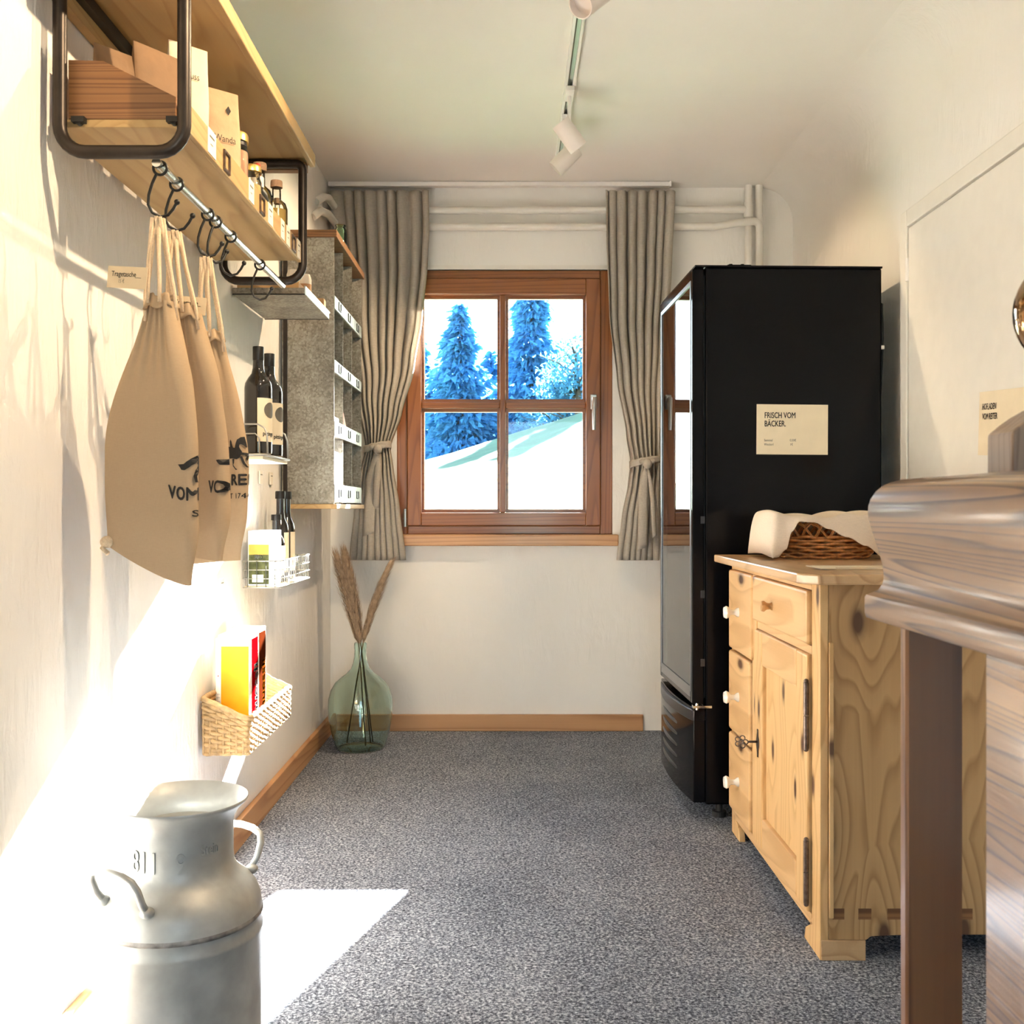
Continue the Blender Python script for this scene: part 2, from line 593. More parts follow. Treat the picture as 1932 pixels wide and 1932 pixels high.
simple('oil_pale', (0.66, 0.55, 0.24), 0.25, coat=0.3)
simple('cork', (0.42, 0.26, 0.16), 0.8, var=0.2, vscale=200)
glass_thin('clear_glass', (0.94, 0.96, 0.94))
glass_thin('window_glass', (0.98, 0.99, 0.99), 1.27)
glass_thin('fridge_glass', (0.82, 0.88, 0.89), 2.4)
glass_solid('demijohn_glass', (0.915, 0.988, 0.97))
glass_thin('green_glass', (0.75, 0.88, 0.74))
simple('salt_amber', (0.56, 0.30, 0.14), 0.4, var=0.15)
simple('salt_white', (0.8, 0.72, 0.62), 0.6)
simple('blue_pack', (0.03, 0.03, 0.32), 0.35)
simple('sky_pack', (0.10, 0.38, 0.75), 0.35)
simple('white_pack', (0.82, 0.82, 0.82), 0.4)
simple('red_print', (0.65, 0.08, 0.08), 0.5)
simple('pink_pack', (0.75, 0.50, 0.48), 0.5)
simple('orange_box', (0.78, 0.33, 0.008), 0.5, var=0.15, vscale=9, spec=0.2)
simple('red_box', (0.16, 0.0006, 0.0015), 0.9, spec=0.0)
simple('brown_box', (0.042, 0.008, 0.0025), 0.9, spec=0.0)
simple('orange_ink', (0.30, 0.085, 0.001), 0.9, spec=0.0)
simple('cream_box', (0.84, 0.80, 0.70), 0.5)
simple('green_print', (0.085, 0.095, 0.045), 0.9, var=0.5, vscale=45, spec=0.0)
simple('yellow_print', (0.55, 0.32, 0.06), 0.6, var=0.15, spec=0.2)
simple('can_alu', (0.33, 0.335, 0.32), 0.45, 0.3, var=0.26, vscale=11, bumpv=0.12, bscale=90)
simple('can_grime', (0.20, 0.19, 0.18), 0.6, 0.4, var=0.5, vscale=40)
simple('seagrass', (0.34, 0.22, 0.10), 0.8, var=0.3, vscale=60, bumpv=0.4, bscale=300)
simple('wicker', (0.56, 0.235, 0.07), 0.45, var=0.4, vscale=70, coat=0.2)
simple('plume', (0.46, 0.32, 0.20), 0.9, var=0.3, vscale=50)
simple('stem_straw', (0.55, 0.42, 0.18), 0.7, var=0.15, vscale=30)
simple('rope_cotton', (0.74, 0.57, 0.38), 0.9, var=0.12, vscale=400, bumpv=0.6, bscale=500)
cloth('canvas', (0.49, 0.36, 0.232), 0.10, 1100, 0.03, 0.15)
cloth('linen', (0.56, 0.51, 0.44), 0.22, 600, 0.10)
cloth('napkin', (0.86, 0.74, 0.61), 0.15, 900, 0.05)
simple('lamp_white', (0.78, 0.71, 0.66), 0.4)
simple('track_grey', (0.45, 0.50, 0.47), 0.35, 0.6)
simple('brass_ball', (0.45, 0.27, 0.13), 0.06, 1.0)
simple('bark', (0.10, 0.07, 0.05), 0.9, var=0.3)
cloth('needles_haze_blue', (0.13, 0.38, 0.62), 0.5, 30, 0.25)  # backlit haze and glare on the trees painted in as blue base colour
cloth('leaf_haze_blue', (0.13, 0.35, 0.50), 0.5, 30, 0.3)  # leaves carry the same haze blue in their base colour

# galvanised sheet
m_, nt_, out_ = new_mat('zinc')
p_ = nt_.nodes.new('ShaderNodeBsdfPrincipled')
p_.inputs['Metallic'].default_value = 0.55
p_.inputs['Roughness'].default_value = 0.5
nt_.links.new(p_.outputs[0], out_.inputs['Surface'])
vz_ = N(nt_, 'ShaderNodeTexVoronoi', Scale=150.0)
nz_ = N(nt_, 'ShaderNodeTexNoise', Scale=9.0, Detail=4.0)
cv_ = coords(nt_)
nt_.links.new(cv_, vz_.inputs['Vector']); nt_.links.new(cv_, nz_.inputs['Vector'])
bw_ = nt_.nodes.new('ShaderNodeRGBToBW'); nt_.links.new(vz_.outputs['Color'], bw_.inputs[0])
mz_ = N(nt_, 'ShaderNodeMath', operation='MULTIPLY_ADD'); mz_.inputs[1].default_value = 0.45
nt_.links.new(bw_.outputs[0], mz_.inputs[0]); nt_.links.new(nz_.outputs['Fac'], mz_.inputs[2])
nt_.links.new(ramp(nt_, mz_.outputs[0], [(0.35, (0.145, 0.125, 0.098)), (0.62, (0.235, 0.21, 0.17)), (1.0, (0.43, 0.40, 0.34))]), p_.inputs['Base Color'])
simple('zinc_plain', (0.52, 0.55, 0.52), 0.35, 0.7, var=0.12, vscale=25)

# carpet
m_, nt_, out_ = new_mat('carpet')
p_ = nt_.nodes.new('ShaderNodeBsdfPrincipled')
p_.inputs['Roughness'].default_value = 0.95
p_.inputs['Specular IOR Level'].default_value = 0.1
nt_.links.new(p_.outputs[0], out_.inputs['Surface'])
cv_ = coords(nt_)
n1_ = N(nt_, 'ShaderNodeTexNoise', Scale=140.0, Detail=5.0, Roughness=0.85)
n2_ = N(nt_, 'ShaderNodeTexNoise', Scale=4.0, Detail=2.0)
nt_.links.new(cv_, n1_.inputs['Vector']); nt_.links.new(cv_, n2_.inputs['Vector'])
mx_ = N(nt_, 'ShaderNodeMath', operation='MULTIPLY_ADD'); mx_.inputs[1].default_value = 0.06
nt_.links.new(n2_.outputs['Fac'], mx_.inputs[0]); nt_.links.new(n1_.outputs['Fac'], mx_.inputs[2])
nt_.links.new(ramp(nt_, mx_.outputs[0], [(0.41, (0.020, 0.023, 0.032)), (0.50, (0.105, 0.12, 0.155)), (0.57, (0.27, 0.295, 0.355)), (0.65, (0.62, 0.66, 0.74))]), p_.inputs['Base Color'])
bump(nt_, n1_.outputs['Fac'], 0.35, 0.006, p_)

# grass
m_, nt_, out_ = new_mat('grass')
p_ = nt_.nodes.new('ShaderNodeBsdfPrincipled')
p_.inputs['Roughness'].default_value = 0.9
nt_.links.new(p_.outputs[0], out_.inputs['Surface'])
cv_ = coords(nt_)
n1_ = N(nt_, 'ShaderNodeTexNoise', Scale=1.3, Detail=8.0, Roughness=0.7)
nt_.links.new(cv_, n1_.inputs['Vector'])
nt_.links.new(ramp(nt_, n1_.outputs['Fac'], [(0.35, (0.036, 0.105, 0.040)), (0.65, (0.072, 0.17, 0.072))]), p_.inputs['Base Color'])

# ================================================================== ROOM SHELL
XL, XR, YB, YR, ZC = -0.86, 1.33, 4.85, -1.7, 2.57
T = 0.2
obj('floor', G().box(XL - T, XR + T, YR - T, YB + T, -0.12, 0.0), 'carpet', kind='structure',
    label='mottled grey and blue loop carpet covering the floor')
obj('ceiling', G().box(XL - T, XR + T, YR - T, YB + T, ZC, ZC + 0.15), 'plaster_ceiling', kind='structure', label='smooth white ceiling')


def wavy_wall(x, side, y0, y1, z0, z1, amp, seed):
    random.seed(seed)
    ph = [random.uniform(0, 6.28) for _ in range(6)]
    g = G()
    nu, nv = 60, 26

    def fn(u, v):
        y = y0 + (y1 - y0) * u
        z = z0 + (z1 - z0) * v
        d = amp * (math.sin(y * 2.1 + ph[0]) * math.sin(z * 1.7 + ph[1]) + 0.5 * math.sin(y * 4.7 + ph[2] + z) + 0.4 * math.sin(z * 5.3 + ph[3] + 0.7 * y))
        e = min(u, 1 - u) * 6
        d *= min(1, e)
        return (x - side * abs(d) * 0.8, y, z)
    g.grid(fn, nu, nv)
    b = len(g.v)
    xo = x - side * T
    w = nu + 1
    cs = [0, nu, nv * w + nu, nv * w]
    g.v += [(xo, y0, z0), (xo, y1, z0), (xo, y1, z1), (xo, y0, z1)]
    bot = list(range(0, w)); top = [nv * w + i for i in range(w)]
    lef = [j * w for j in range(nv + 1)]; rig = [j * w + nu for j in range(nv + 1)]
    g.f += [(b, b + 1, b + 2, b + 3), tuple(bot + [b + 1, b]), tuple(top + [b + 2, b + 3]), tuple(lef + [b + 3, b]), tuple(rig + [b + 2, b + 1])]
    return g


obj('wall_left', wavy_wall(XL, 1, YR - T, YB + T, 0, ZC, 0.006, 3), 'plaster_left', kind='structure', smooth=0.5,
    label='uneven white plastered wall behind the shelves')
# right wall with a soft cove into the ceiling
cove = [(XR, 0.0)] + [(XR - 0.16 + 0.16 * math.cos(a), ZC - 0.16 + 0.16 * math.sin(a)) for a in [i * PI / 2 / 10 for i in range(11)]] + [(XR + T, ZC), (XR + T, 0.0)]
obj('wall_right', G().prism(cove, 'y', YR - T, YB + T), 'plaster_white', kind='structure', smooth=0.4, label='cream white wall with a rounded edge to the ceiling')
WX0, WX1, WZ0, WZ1 = -0.546, 0.476, 0.929, 2.183
g = G()
g.box(XL, XR, YB, YB + T, 0, WZ0).box(XL, XR, YB, YB + T, WZ1, ZC).box(XL, WX0, YB, YB + T, WZ0, WZ1).box(WX1, XR, YB, YB + T, WZ0, WZ1)
obj('wall_back', g, 'plaster_white', kind='structure', label='white plastered end wall around the window')
g = G()
g.box(XL, -0.1, YR - T, YR, 0, ZC).box(0.8, XR, YR - T, YR, 0, ZC).box(-0.1, 0.8, YR - T, YR, 2.04, ZC)  # unseen opening, added and sized to let in sky fill from behind
obj('wall_rear', g, 'plaster_white', kind='structure', label='white wall behind the camera with an opening added for fill light')

# skirting boards
obj('baseboard_back', G().box(XL + 0.02, 0.62, YB - 0.018, YB, 0, 0.078), 'skirting_wood', kind='structure', bevel=0.003, label='narrow brown wooden skirting under the window')
obj('baseboard_left', G().box(XL, XL + 0.02, -0.5, YB - 0.018, 0, 0.085), 'skirting_wood_y', kind='structure', bevel=0.003, label='narrow brown wooden skirting along the shelf wall')

# ------------------------------------------------------------------ window
win = thing('window_1', (-0.035, 4.9, WZ0), 'brown wooden four-pane window with a metal handle', None, None, 'structure')
y0, y1 = 4.862, 4.945
fr_ = obj('outer_frame', G().box(WX0, -0.4962, y0, y1, WZ0, WZ1).box(0.4192, WX1, y0, y1, WZ0, WZ1), 'window_wood_v', win, bevel=0.004)
obj('frame_head', G().box(-0.496, 0.419, y0, y1, 2.1412, WZ1), 'window_wood', win, bevel=0.004)
obj('frame_bottom', G().box(-0.496, 0.419, y0, y1, WZ0, 0.9698), 'window_wood', win, bevel=0.004)
ys0, ys1 = 4.846, 4.93
for (a, b) in ((-0.496, -0.430), (0.350, 0.419)):
    obj('sash_stile', G().box(a, b, ys0, ys1, 0.97, 2.141), 'window_wood_v', win, bevel=0.004)
for (a, b) in ((0.97, 1.032), (2.066, 2.141)):
    obj('sash_rail', G().box(-0.430, 0.350, ys0 + 0.001, ys1, a, b), 'window_wood', win, bevel=0.004)
ym0, ym1 = 4.862, 4.935
obj('glazing_bar', G().box(-0.058, -0.030, ym0, ym1, 1.032, 2.066), 'window_wood_v', win, bevel=0.004)
for (a, b) in ((-0.430, -0.058), (-0.030, 0.350)):
    obj('glazing_bar', G().box(a, b, ym0 + 0.002, ym1, 1.527, 1.557), 'window_wood', win, bevel=0.004)
BW = 0.016
for (xa, xb) in ((-0.430, -0.058), (-0.030, 0.350)):
    for (za, zb) in ((1.032, 1.527), (1.557, 2.066)):
        pane = obj('pane', G().box(xa, xb, 4.905, 4.909, za, zb), 'window_glass', win)
        g = G().box(xa, xb, 4.885, 4.904, za, za + BW).box(xa, xb, 4.885, 4.904, zb - BW, zb).box(xa, xa + BW * 0.8, 4.885, 4.904, za + BW, zb - BW).box(xb - BW * 0.8, xb, 4.885, 4.904, za + BW, zb - BW)
        obj('glazing_bead', g, 'window_wood', pane)
obj('window_sill', G().box(-0.56, 0.50, 4.80, YB + 0.012, 0.876, 0.929), 'sill_wood', win, bevel=0.005)
hx = 0.385
hd = obj('handle', G().obox((hx, 4.838, 1.555), (0.03, 0.016, 0.07)).cyl((hx, 4.84, 1.565), (hx, 4.795, 1.565), 0.010), 'brushed_alu', win, bevel=0.004)
obj('lever', G().tube([(hx, 4.797, 1.572), (hx, 4.792, 1.54), (hx, 4.795, 1.48), (hx, 4.80, 1.42)], [0.011, 0.011, 0.0095, 0.008], 12), 'brushed_alu', hd, smooth=0.8)
obj('hinge', G().cyl((-0.505, 4.842, 0.965), (-0.505, 4.842, 1.05), 0.008).cyl((-0.505, 4.842, 1.0), (-0.505, 4.842, 1.004), 0.010), 'brushed_alu', win, smooth=0.8)
obj('reveal_strip', G().box(WX0 - 0.004, WX1 + 0.004, YB - 0.004, YB + 0.012, WZ1, WZ1 + 0.02), 'white_paint', win)

# ------------------------------------------------------------------ door in the right wall
dr = thing('door_1', (XR, 3.0, 0), 'flush cream painted door with a slim white frame in the right wall', None, None, 'structure')
DY1, DY0, DZ = 3.43, 2.45, 2.035
obj('door_frame', G().box(XR - 0.03, XR, DY1 - 0.055, DY1, 0, DZ).box(XR - 0.03, XR, DY0, DY0 + 0.055, 0, DZ).box(XR - 0.03, XR, DY0 + 0.055, DY1 - 0.055, DZ - 0.055, DZ), 'door_paint', dr, bevel=0.003)
obj('door_leaf', G().box(XR - 0.026, XR - 0.002, DY0 + 0.061, DY1 - 0.061, 0.008, DZ - 0.061), 'door_paint', dr, bevel=0.003)
for z in (1.80, 0.35):
    obj('door_hinge', G().cyl((XR - 0.026, DY1 - 0.056, z), (XR - 0.026, DY1 - 0.056, z + 0.075), 0.008), 'white_metal', dr, smooth=0.8)

# ------------------------------------------------------------------ outside
def hill_z(x, y):
    zr = 2.68 + 7 * math.tanh(0.31 * x / 7)
    if y <= 22:
        t = (y - 5.1) / 16.9
        return 0.25 + (zr - 0.25) * t
    return zr - 0.16 * (y - 22)


g = G()
g.grid(lambda u, v: (-30 + 70 * u, 5.06 + 55 * v, hill_z(-30 + 70 * u, 5.06 + 55 * v) + 0.03 * math.sin(3 * (70 * u)) * math.sin(50 * v)), 100, 100)
obj('lawn', g, 'grass', kind='structure', smooth=True, label='sunny grass slope outside the window', raw=True)
obj('terrace', G().box(-8, 9, -14, YR - T, -0.12, -0.01), 'plaster_out', kind='structure', label='pale paved ground outside the added rear opening')


def leaf_cloud(pts_dirs, size, rnd):
    g = G()
    for (p, d) in pts_dirs:
        s = size * rnd.uniform(0.5, 1.3)
        d = Vector(d) + Vector((rnd.uniform(-.5, .5), rnd.uniform(-.5, .5), rnd.uniform(-.5, .5)))
        d.normalize()
        q = d.orthogonal().normalized()
        q = Matrix.Rotation(rnd.uniform(0, 6.28), 3, d) @ q
        p = Vector(p)
        b = len(g.v)
        g.v += [tuple(p - q * s * 0.4), tuple(p + q * s * 0.4), tuple(p + d * s * 1.5)]
        g.f.append((b, b + 1, b + 2))
    return g


def spruce(x, y, h, r, n, seed, label):
    rnd = random.Random(seed)
    zb = hill_z(x, y) - 0.2
    t = thing('spruce_tree', (x, y, zb), label, 'tree', 'spruces on the slope')
    obj('trunk', G().tube([(x, y, zb), (x, y, zb + h * 0.5), (x, y, zb + h * 0.97)], [r * 0.1, r * 0.06, 0.02], 7), 'bark', t, smooth=True)
    pd = []
    whorls = int(h * 2.6)
    for i in range(n):
        k = rnd.random() ** 0.75
        zz = round((1 - k) * whorls) / whorls + rnd.gauss(0, 0.01)
        zz = min(max(zz, 0.03), 0.995)
        R = r * (1 - zz) ** 0.85 * (0.85 + 0.25 * math.sin(zz * 40 + seed)) + 0.05
        a = rnd.randint(0, 13) / 14 * 2 * PI + zz * 9 + rnd.gauss(0, 0.14)
        q = rnd.random() ** 0.5
        rr = R * q
        p = (x + rr * math.cos(a), y + rr * math.sin(a), zb + h * zz - 0.22 * rr + rnd.gauss(0, 0.05))
        pd.append((p, (math.cos(a), math.sin(a), -0.55)))
    obj('needles', leaf_cloud(pd, 0.25, rnd), 'needles_haze_blue', t, raw=True, kind='stuff')


def leafy(x, y, h, r, n, seed, label):
    rnd = random.Random(seed)
    zb = hill_z(x, y) - 0.2
    t = thing('leafy_tree', (x, y, zb), label, 'tree', 'leafy trees on the slope')
    g = G().tube([(x, y, zb), (x + 0.1, y, zb + h * 0.5), (x, y, zb + h * 0.9)], [0.14, 0.09, 0.02], 7)
    pd = []
    for k in range(26):
        zz = rnd.uniform(0.3, 0.95)
        a = rnd.uniform(0, 6.28)
        L = r * rnd.uniform(0.5, 1.1) * math.sin(PI * min(0.95, zz) * 0.9)
        p0 = Vector((x, y, zb + h * zz * 0.85)); p1 = p0 + Vector((math.cos(a) * L, math.sin(a) * L, L * 0.5))
        g.tube([p0, p0.lerp(p1, .5) + Vector((0, 0, .05)), p1], [0.04, 0.025, 0.008], 5)
        for i in range(n // 26):
            s = rnd.uniform(0.25, 1.05)
            p = p0.lerp(p1, s) + Vector((rnd.gauss(0, .22), rnd.gauss(0, .22), rnd.gauss(0, .2)))
            pd.append((p, (rnd.uniform(-1, 1), rnd.uniform(-1, 1), rnd.uniform(-1, .3))))
    obj('trunk', g, 'bark', t, smooth=True)
    obj('leaves', leaf_cloud(pd, 0.11, rnd), 'leaf_haze_blue', t, raw=True, kind='stuff')


def tx(px, D):
    return (px - 966) * D / 1932


SPR = [(868, 33, 575, 2.3, 'tall pointed haze-tinted spruce filling the upper left pane'),
       (1003, 34, 500, 2.2, 'tallest haze-tinted spruce right beside the vertical glazing bar'),
       (790, 36, 640, 2.0, 'haze-tinted spruce at the far left edge of the window behind the curtain'),
       (928, 37, 665, 2.6, 'smaller dark spruce in the gap between the two tall ones'),
       (1052, 38, 690, 2.8, 'low dark spruce behind the leafy tree in the right panes'),
       (835, 44, 660, 2.6, 'far spruce behind the pointed one, left of the panes'),
       (975, 45, 650, 2.6, 'far dark spruce hidden mostly by the vertical glazing bar'),
       (1110, 44, 680, 2.4, 'far spruce at the right edge of the glass'),
       (880, 52, 700, 2.8, 'low spruce of the far row behind the pointed one'),
       (945, 54, 705, 2.8, 'low spruce of the far row between the tall spruces'),
       (1030, 53, 700, 2.8, 'low spruce of the far row right of the glazing bar'),
       (1090, 55, 715, 2.8, 'low spruce of the far row near the window handle'),
       (810, 55, 690, 2.8, 'low spruce of the far row at the left panes'),
       (720, 38, 560, 2.4, 'spruce outside hidden by the gathered left curtain'),
       (1195, 34, 430, 2.3, 'tall spruce outside hidden by the right curtain'),
       (1265, 35, 400, 2.3, 'tall spruce outside behind the fridge corner'),
       (1345, 37, 470, 2.2, 'spruce outside farthest right, behind the right wall')]
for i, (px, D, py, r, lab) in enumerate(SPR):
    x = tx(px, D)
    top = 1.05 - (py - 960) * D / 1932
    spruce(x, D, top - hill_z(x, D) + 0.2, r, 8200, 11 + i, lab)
leafy(tx(1085, 30), 30, 1.05 + 375 * 30 / 1932 - hill_z(tx(1085, 30), 30), 1.7, 1500, 5, 'loose leafy tree against the white sky in the upper right pane')
leafy(tx(1062, 31), 31, 1.05 + 300 * 31 / 1932 - hill_z(tx(1062, 31), 31), 1.5, 3000, 6, 'rounder leafy bush tree low in the upper right pane')

# ================================================================== PIPES, RAIL, CURTAINS
def arc(c, r, a0, a1, plane='xz', n=6):
    out = []
    for i in range(n + 1):
        a = a0 + (a1 - a0) * i / n
        if plane == 'xz': out.append((c[0] + r * math.cos(a), c[1], c[2] + r * math.sin(a)))
        if plane == 'xy': out.append((c[0] + r * math.cos(a), c[1] + r * math.sin(a), c[2]))
    return out


PR = 0.0175
pA = thing('heating_pipe', (0.2, 4.815, 2.435), 'upper white heating pipe above the window joining a riser at its right end', 'pipe', 'white heating pipes')
obj('run', G().tube([(XL, 4.50, 2.40), (-0.835, 4.53, 2.43), (-0.828, 4.62, 2.452), (-0.825, 4.76, 2.452), (-0.79, 4.812, 2.452), (-0.7, 4.815, 2.452), (0.4, 4.815, 2.455), (1.112, 4.815, 2.458)], PR, 12), 'white_paint', pA, smooth=0.9)
obj('riser', G().tube([(1.112, 4.815, ZC), (1.112, 4.815, 1.2), (1.112, 4.815, 0.02)], PR, 12), 'white_paint', pA, smooth=0.9)
obj('coupling', G().cyl((1.112, 4.815, 2.42), (1.112, 4.815, 2.49), PR + 0.004), 'white_paint', pA, smooth=0.9)
pB = thing('heating_pipe', (0.2, 4.815, 2.36), 'lower white heating pipe above the window bending down beside the riser', 'pipe', 'white heating pipes')
obj('run', G().tube([(XL, 4.42, 2.31), (-0.832, 4.45, 2.345), (-0.825, 4.60, 2.374), (-0.82, 4.76, 2.376), (-0.79, 4.812, 2.376), (-0.7, 4.815, 2.376), (0.7, 4.815, 2.376), (0.95, 4.815, 2.378), (1.06, 4.805, 2.392), (1.12, 4.79, 2.395)] + arc((1.128, 4.79, 2.365), 0.03, PI / 2, 0) + [(1.162, 4.81, 2.28), (1.162, 4.812, 1.2), (1.162, 4.812, 0.02)], PR, 12), 'white_paint', pB, smooth=0.9)
obj('riser', G().tube([(1.162, 4.815, ZC), (1.162, 4.815, 2.45), (1.158, 4.81, 2.39)], PR, 12), 'white_paint', pB, smooth=0.9)

crail = thing('curtain_rail', (-0.05, 4.76, 2.53), 'slim white curtain rail fixed under the ceiling over the window', 'curtain rail')
obj('rail', G().box(-0.852, 0.73, 4.745, 4.775, 2.547, 2.567), 'white_metal', crail, bevel=0.002)
obj('end_cap', G().box(0.73, 0.738, 4.742, 4.778, 2.544, 2.569), 'white_metal', crail)


def lerp_tab(tab, t):
    if t <= tab[0][0]: return tab[0][1]
    for (a, b) in zip(tab, tab[1:]):
        if t <= b[0]:
            k = (t - a[0]) / (b[0] - a[0])
            k = k * k * (3 - 2 * k) * 0.5 + k * 0.5
            return a[1] + (b[1] - a[1]) * k
    return tab[-1][1]


YC = 4.755
SCU = YC / 1932


def PX(px): return (px - 966) * SCU
def PZ(py): return 1.05 - (py - 960) * SCU


def curtain(label, left, right, tiepy, folds, seed, top, bot, tie_tail, knot_px):
    rnd = random.Random(seed)
    root = thing('curtain', (PX((left[0][1] + right[0][1]) / 2), YC, PZ(bot)), label, 'curtain', 'linen curtains at the window')
    ph = [rnd.uniform(-.5, .5) for _ in range(40)]

    def fn(u, v):
        py = top + (bot - top) * v
        xl = PX(lerp_tab(left, py)); xr = PX(lerp_tab(right, py))
        dt = (py - tiepy) / 90.0
        pinch = math.exp(-dt * dt)
        uu = u + 0.012 * math.sin(u * 17 + seed) * (1 - pinch)
        a = 2 * PI * folds * uu + 0.5 * math.sin(3 * u * PI + v * 2.4 + seed)
        amp = (0.018 + 0.016 * math.sin(u * 9 + seed) ** 2) * (0.55 + 0.45 * min(1, v * 5)) * (1 - 0.25 * pinch) * (1 if py < tiepy else 1 - 0.45 * min(1, (py - tiepy) / 80))
        s = math.sin(a)
        s = math.copysign(abs(s) ** 0.75, s)
        x = xl + (xr - xl) * u + 0.006 * math.sin(a * 1.0 + 1.2) * (1 - pinch)
        body = 0.03 * pinch * math.sin(PI * u)
        return (x, YC + amp * s - body, PZ(py))
    obj('fabric', G().grid(fn, folds * 14, 64), 'linen', root, smooth=True, solid=0.0025, raw=True)
    # tie band, knot and tails
    xl, xr = PX(lerp_tab(left, tiepy)), PX(lerp_tab(right, tiepy))
    cx, rx = (xl + xr) / 2, (xr - xl) / 2 + 0.006
    z = PZ(tiepy)
    g = G()

    def band(u, v):
        a = 2 * PI * u
        return (cx + rx * math.cos(a), YC - 0.012 + 0.052 * math.sin(a) , z + (v - 0.5) * 0.032 + 0.014 * math.cos(a + 0.4) + 0.002 * math.sin(9 * a))
    g.grid(band, 36, 4, closed_u=True)
    obj('tie_band', g, 'linen', root, smooth=True, solid=0.003, raw=True)
    kx = PX(knot_px)
    kz = z - 0.01
    obj('knot', G().sphere((kx, YC - 0.068, kz), 0.021, 14, 10, (1.0, 0.75, 1.15)).sphere((kx + 0.017, YC - 0.064, kz + 0.012), 0.015, 12, 8, (1.3, 0.6, 0.8)).sphere((kx - 0.019, YC - 0.064, kz + 0.01), 0.015, 12, 8, (1.3, 0.6, 0.8)), 'linen', root, smooth=True)
    for (x0, x1, zt, w, sw) in tie_tail:
        def tail(u, v):
            xc = kx + (PX(x0) - kx) * min(1, v * 3) + (PX(x1) - PX(x0)) * v
            ww = w * (0.5 + 0.5 * min(1, v * 3))
            return (xc + (u - 0.5) * ww, YC - 0.062 + 0.012 * math.sin(v * 5 + sw) - 0.006 * math.sin(PI * u), kz - (kz - PZ(zt)) * v + (u - .5) * 0.015 * v)
        obj('tie_tail', G().grid(tail, 4, 20), 'linen', root, smooth=True, solid=0.002, raw=True)


curtain('grey linen curtain tied back on the left, gathered beside the zinc pigeonhole shelf',
        [(360, 617), (600, 640), (740, 668), (845, 690), (900, 676), (960, 666), (1060, 656)],
        [(360, 807), (430, 808), (500, 805), (600, 795), (690, 780), (780, 757), (845, 736), (880, 741), (960, 752), (1060, 763)],
        845, 9, 2, 360, 1057, [(704, 700, 1008, 0.05, 0.0), (718, 712, 960, 0.03, 1.4)], 716)
curtain('grey linen curtain tied back on the right, beside the black fridge',
        [(360, 1142), (450, 1143), (600, 1148), (720, 1162), (820, 1181), (872, 1190), (910, 1185), (980, 1171), (1060, 1161)],
        [(360, 1272), (500, 1266), (640, 1256), (760, 1247), (872, 1243), (960, 1242), (1060, 1241)],
        872, 7, 5, 360, 1057, [(1212, 1208, 1034, 0.045, 0.6), (1222, 1232, 1012, 0.02, 2.0)], 1218)

# ================================================================== TRACK LIGHTS
TXX = 0.205
tr = thing('track_rail', (TXX, 2.7, ZC - 0.03), 'long white lighting track with a grey groove along the ceiling', 'lighting track')
obj('rail', G().prism([(TXX - 0.018, ZC), (TXX - 0.018, ZC - 0.026), (TXX - 0.009, ZC - 0.026), (TXX - 0.009, ZC - 0.008), (TXX + 0.009, ZC - 0.008), (TXX + 0.009, ZC - 0.026), (TXX + 0.018, ZC - 0.026), (TXX + 0.018, ZC)], 'y', 0.9, 4.5), 'white_metal', tr)
obj('groove', G().box(TXX - 0.0085, TXX + 0.0085, 0.91, 4.49, ZC - 0.016, ZC - 0.009), 'track_grey', tr)
obj('contact', G().box(TXX - 0.0085, TXX - 0.004, 0.91, 4.49, ZC - 0.024, ZC - 0.016), 'ink_grey', tr)


def spot_head(y, zc, aim, label, power, blend=0.5, size=95, xoff=0.0):
    aim = Vector(aim).normalized()
    r = thing('spotlight', (TXX, y, ZC - 0.05), label, 'spotlight', 'white cylinder spotlights on the ceiling track')
    obj('adapter', G().box(TXX - 0.016, TXX + 0.016, y - 0.05, y + 0.05, ZC - 0.046, ZC - 0.0265), 'white_metal', r, bevel=0.003)
    c = Vector((TXX + xoff, y, zc))
    obj('stem', G().tube([(TXX, y, ZC - 0.046), (TXX, y, zc + 0.05), c - aim * 0.02], 0.007, 10), 'white_metal', r, smooth=0.8)
    R = aim.to_track_quat('Z', 'Y').to_matrix()
    hd = obj('lamp_head', G().lathe([(0.0, -0.055), (0.033, -0.055), (0.0345, -0.052), (0.0345, 0.055), (0.0315, 0.055), (0.0315, 0.03), (0.0, 0.03)], c, 32, R), 'lamp_white', r, smooth=0.6)
    if power:
        d = bpy.data.lights.new('spot_bulb', 'SPOT')
        d.energy = power
        d.color = (1.0, 0.74, 0.46)
        d.spot_size = math.radians(size)
        d.spot_blend = blend
        d.shadow_soft_size = 0.012
        o = bpy.data.objects.new('spot_bulb', d)
        COL.objects.link(o)
        p = c + aim * 0.062
        o.location = p
        o.rotation_euler = aim.to_track_quat('-Z', 'Y').to_euler()
        o.parent = r
        o.matrix_parent_inverse = Matrix.Translation(-W[r])


spot_head(3.66, 2.385, (0.62, 0.25, -0.75), 'white cylinder spotlight pointing down right, nearer of the touching pair', 4)
spot_head(3.92, 2.39, (-0.72, 0.1, -0.70), 'white cylinder spotlight pointing down left, farther of the touching pair', 9)
spot_head(2.66, 2.378, (-0.55, -0.55, -0.65), 'white spotlight cut off by the top edge of the picture', 7)
spot_head(1.60, 2.36, (-0.80, 0.22, -0.52), 'white spotlight at the near end of the track above the camera', 11, 0.35, 100)

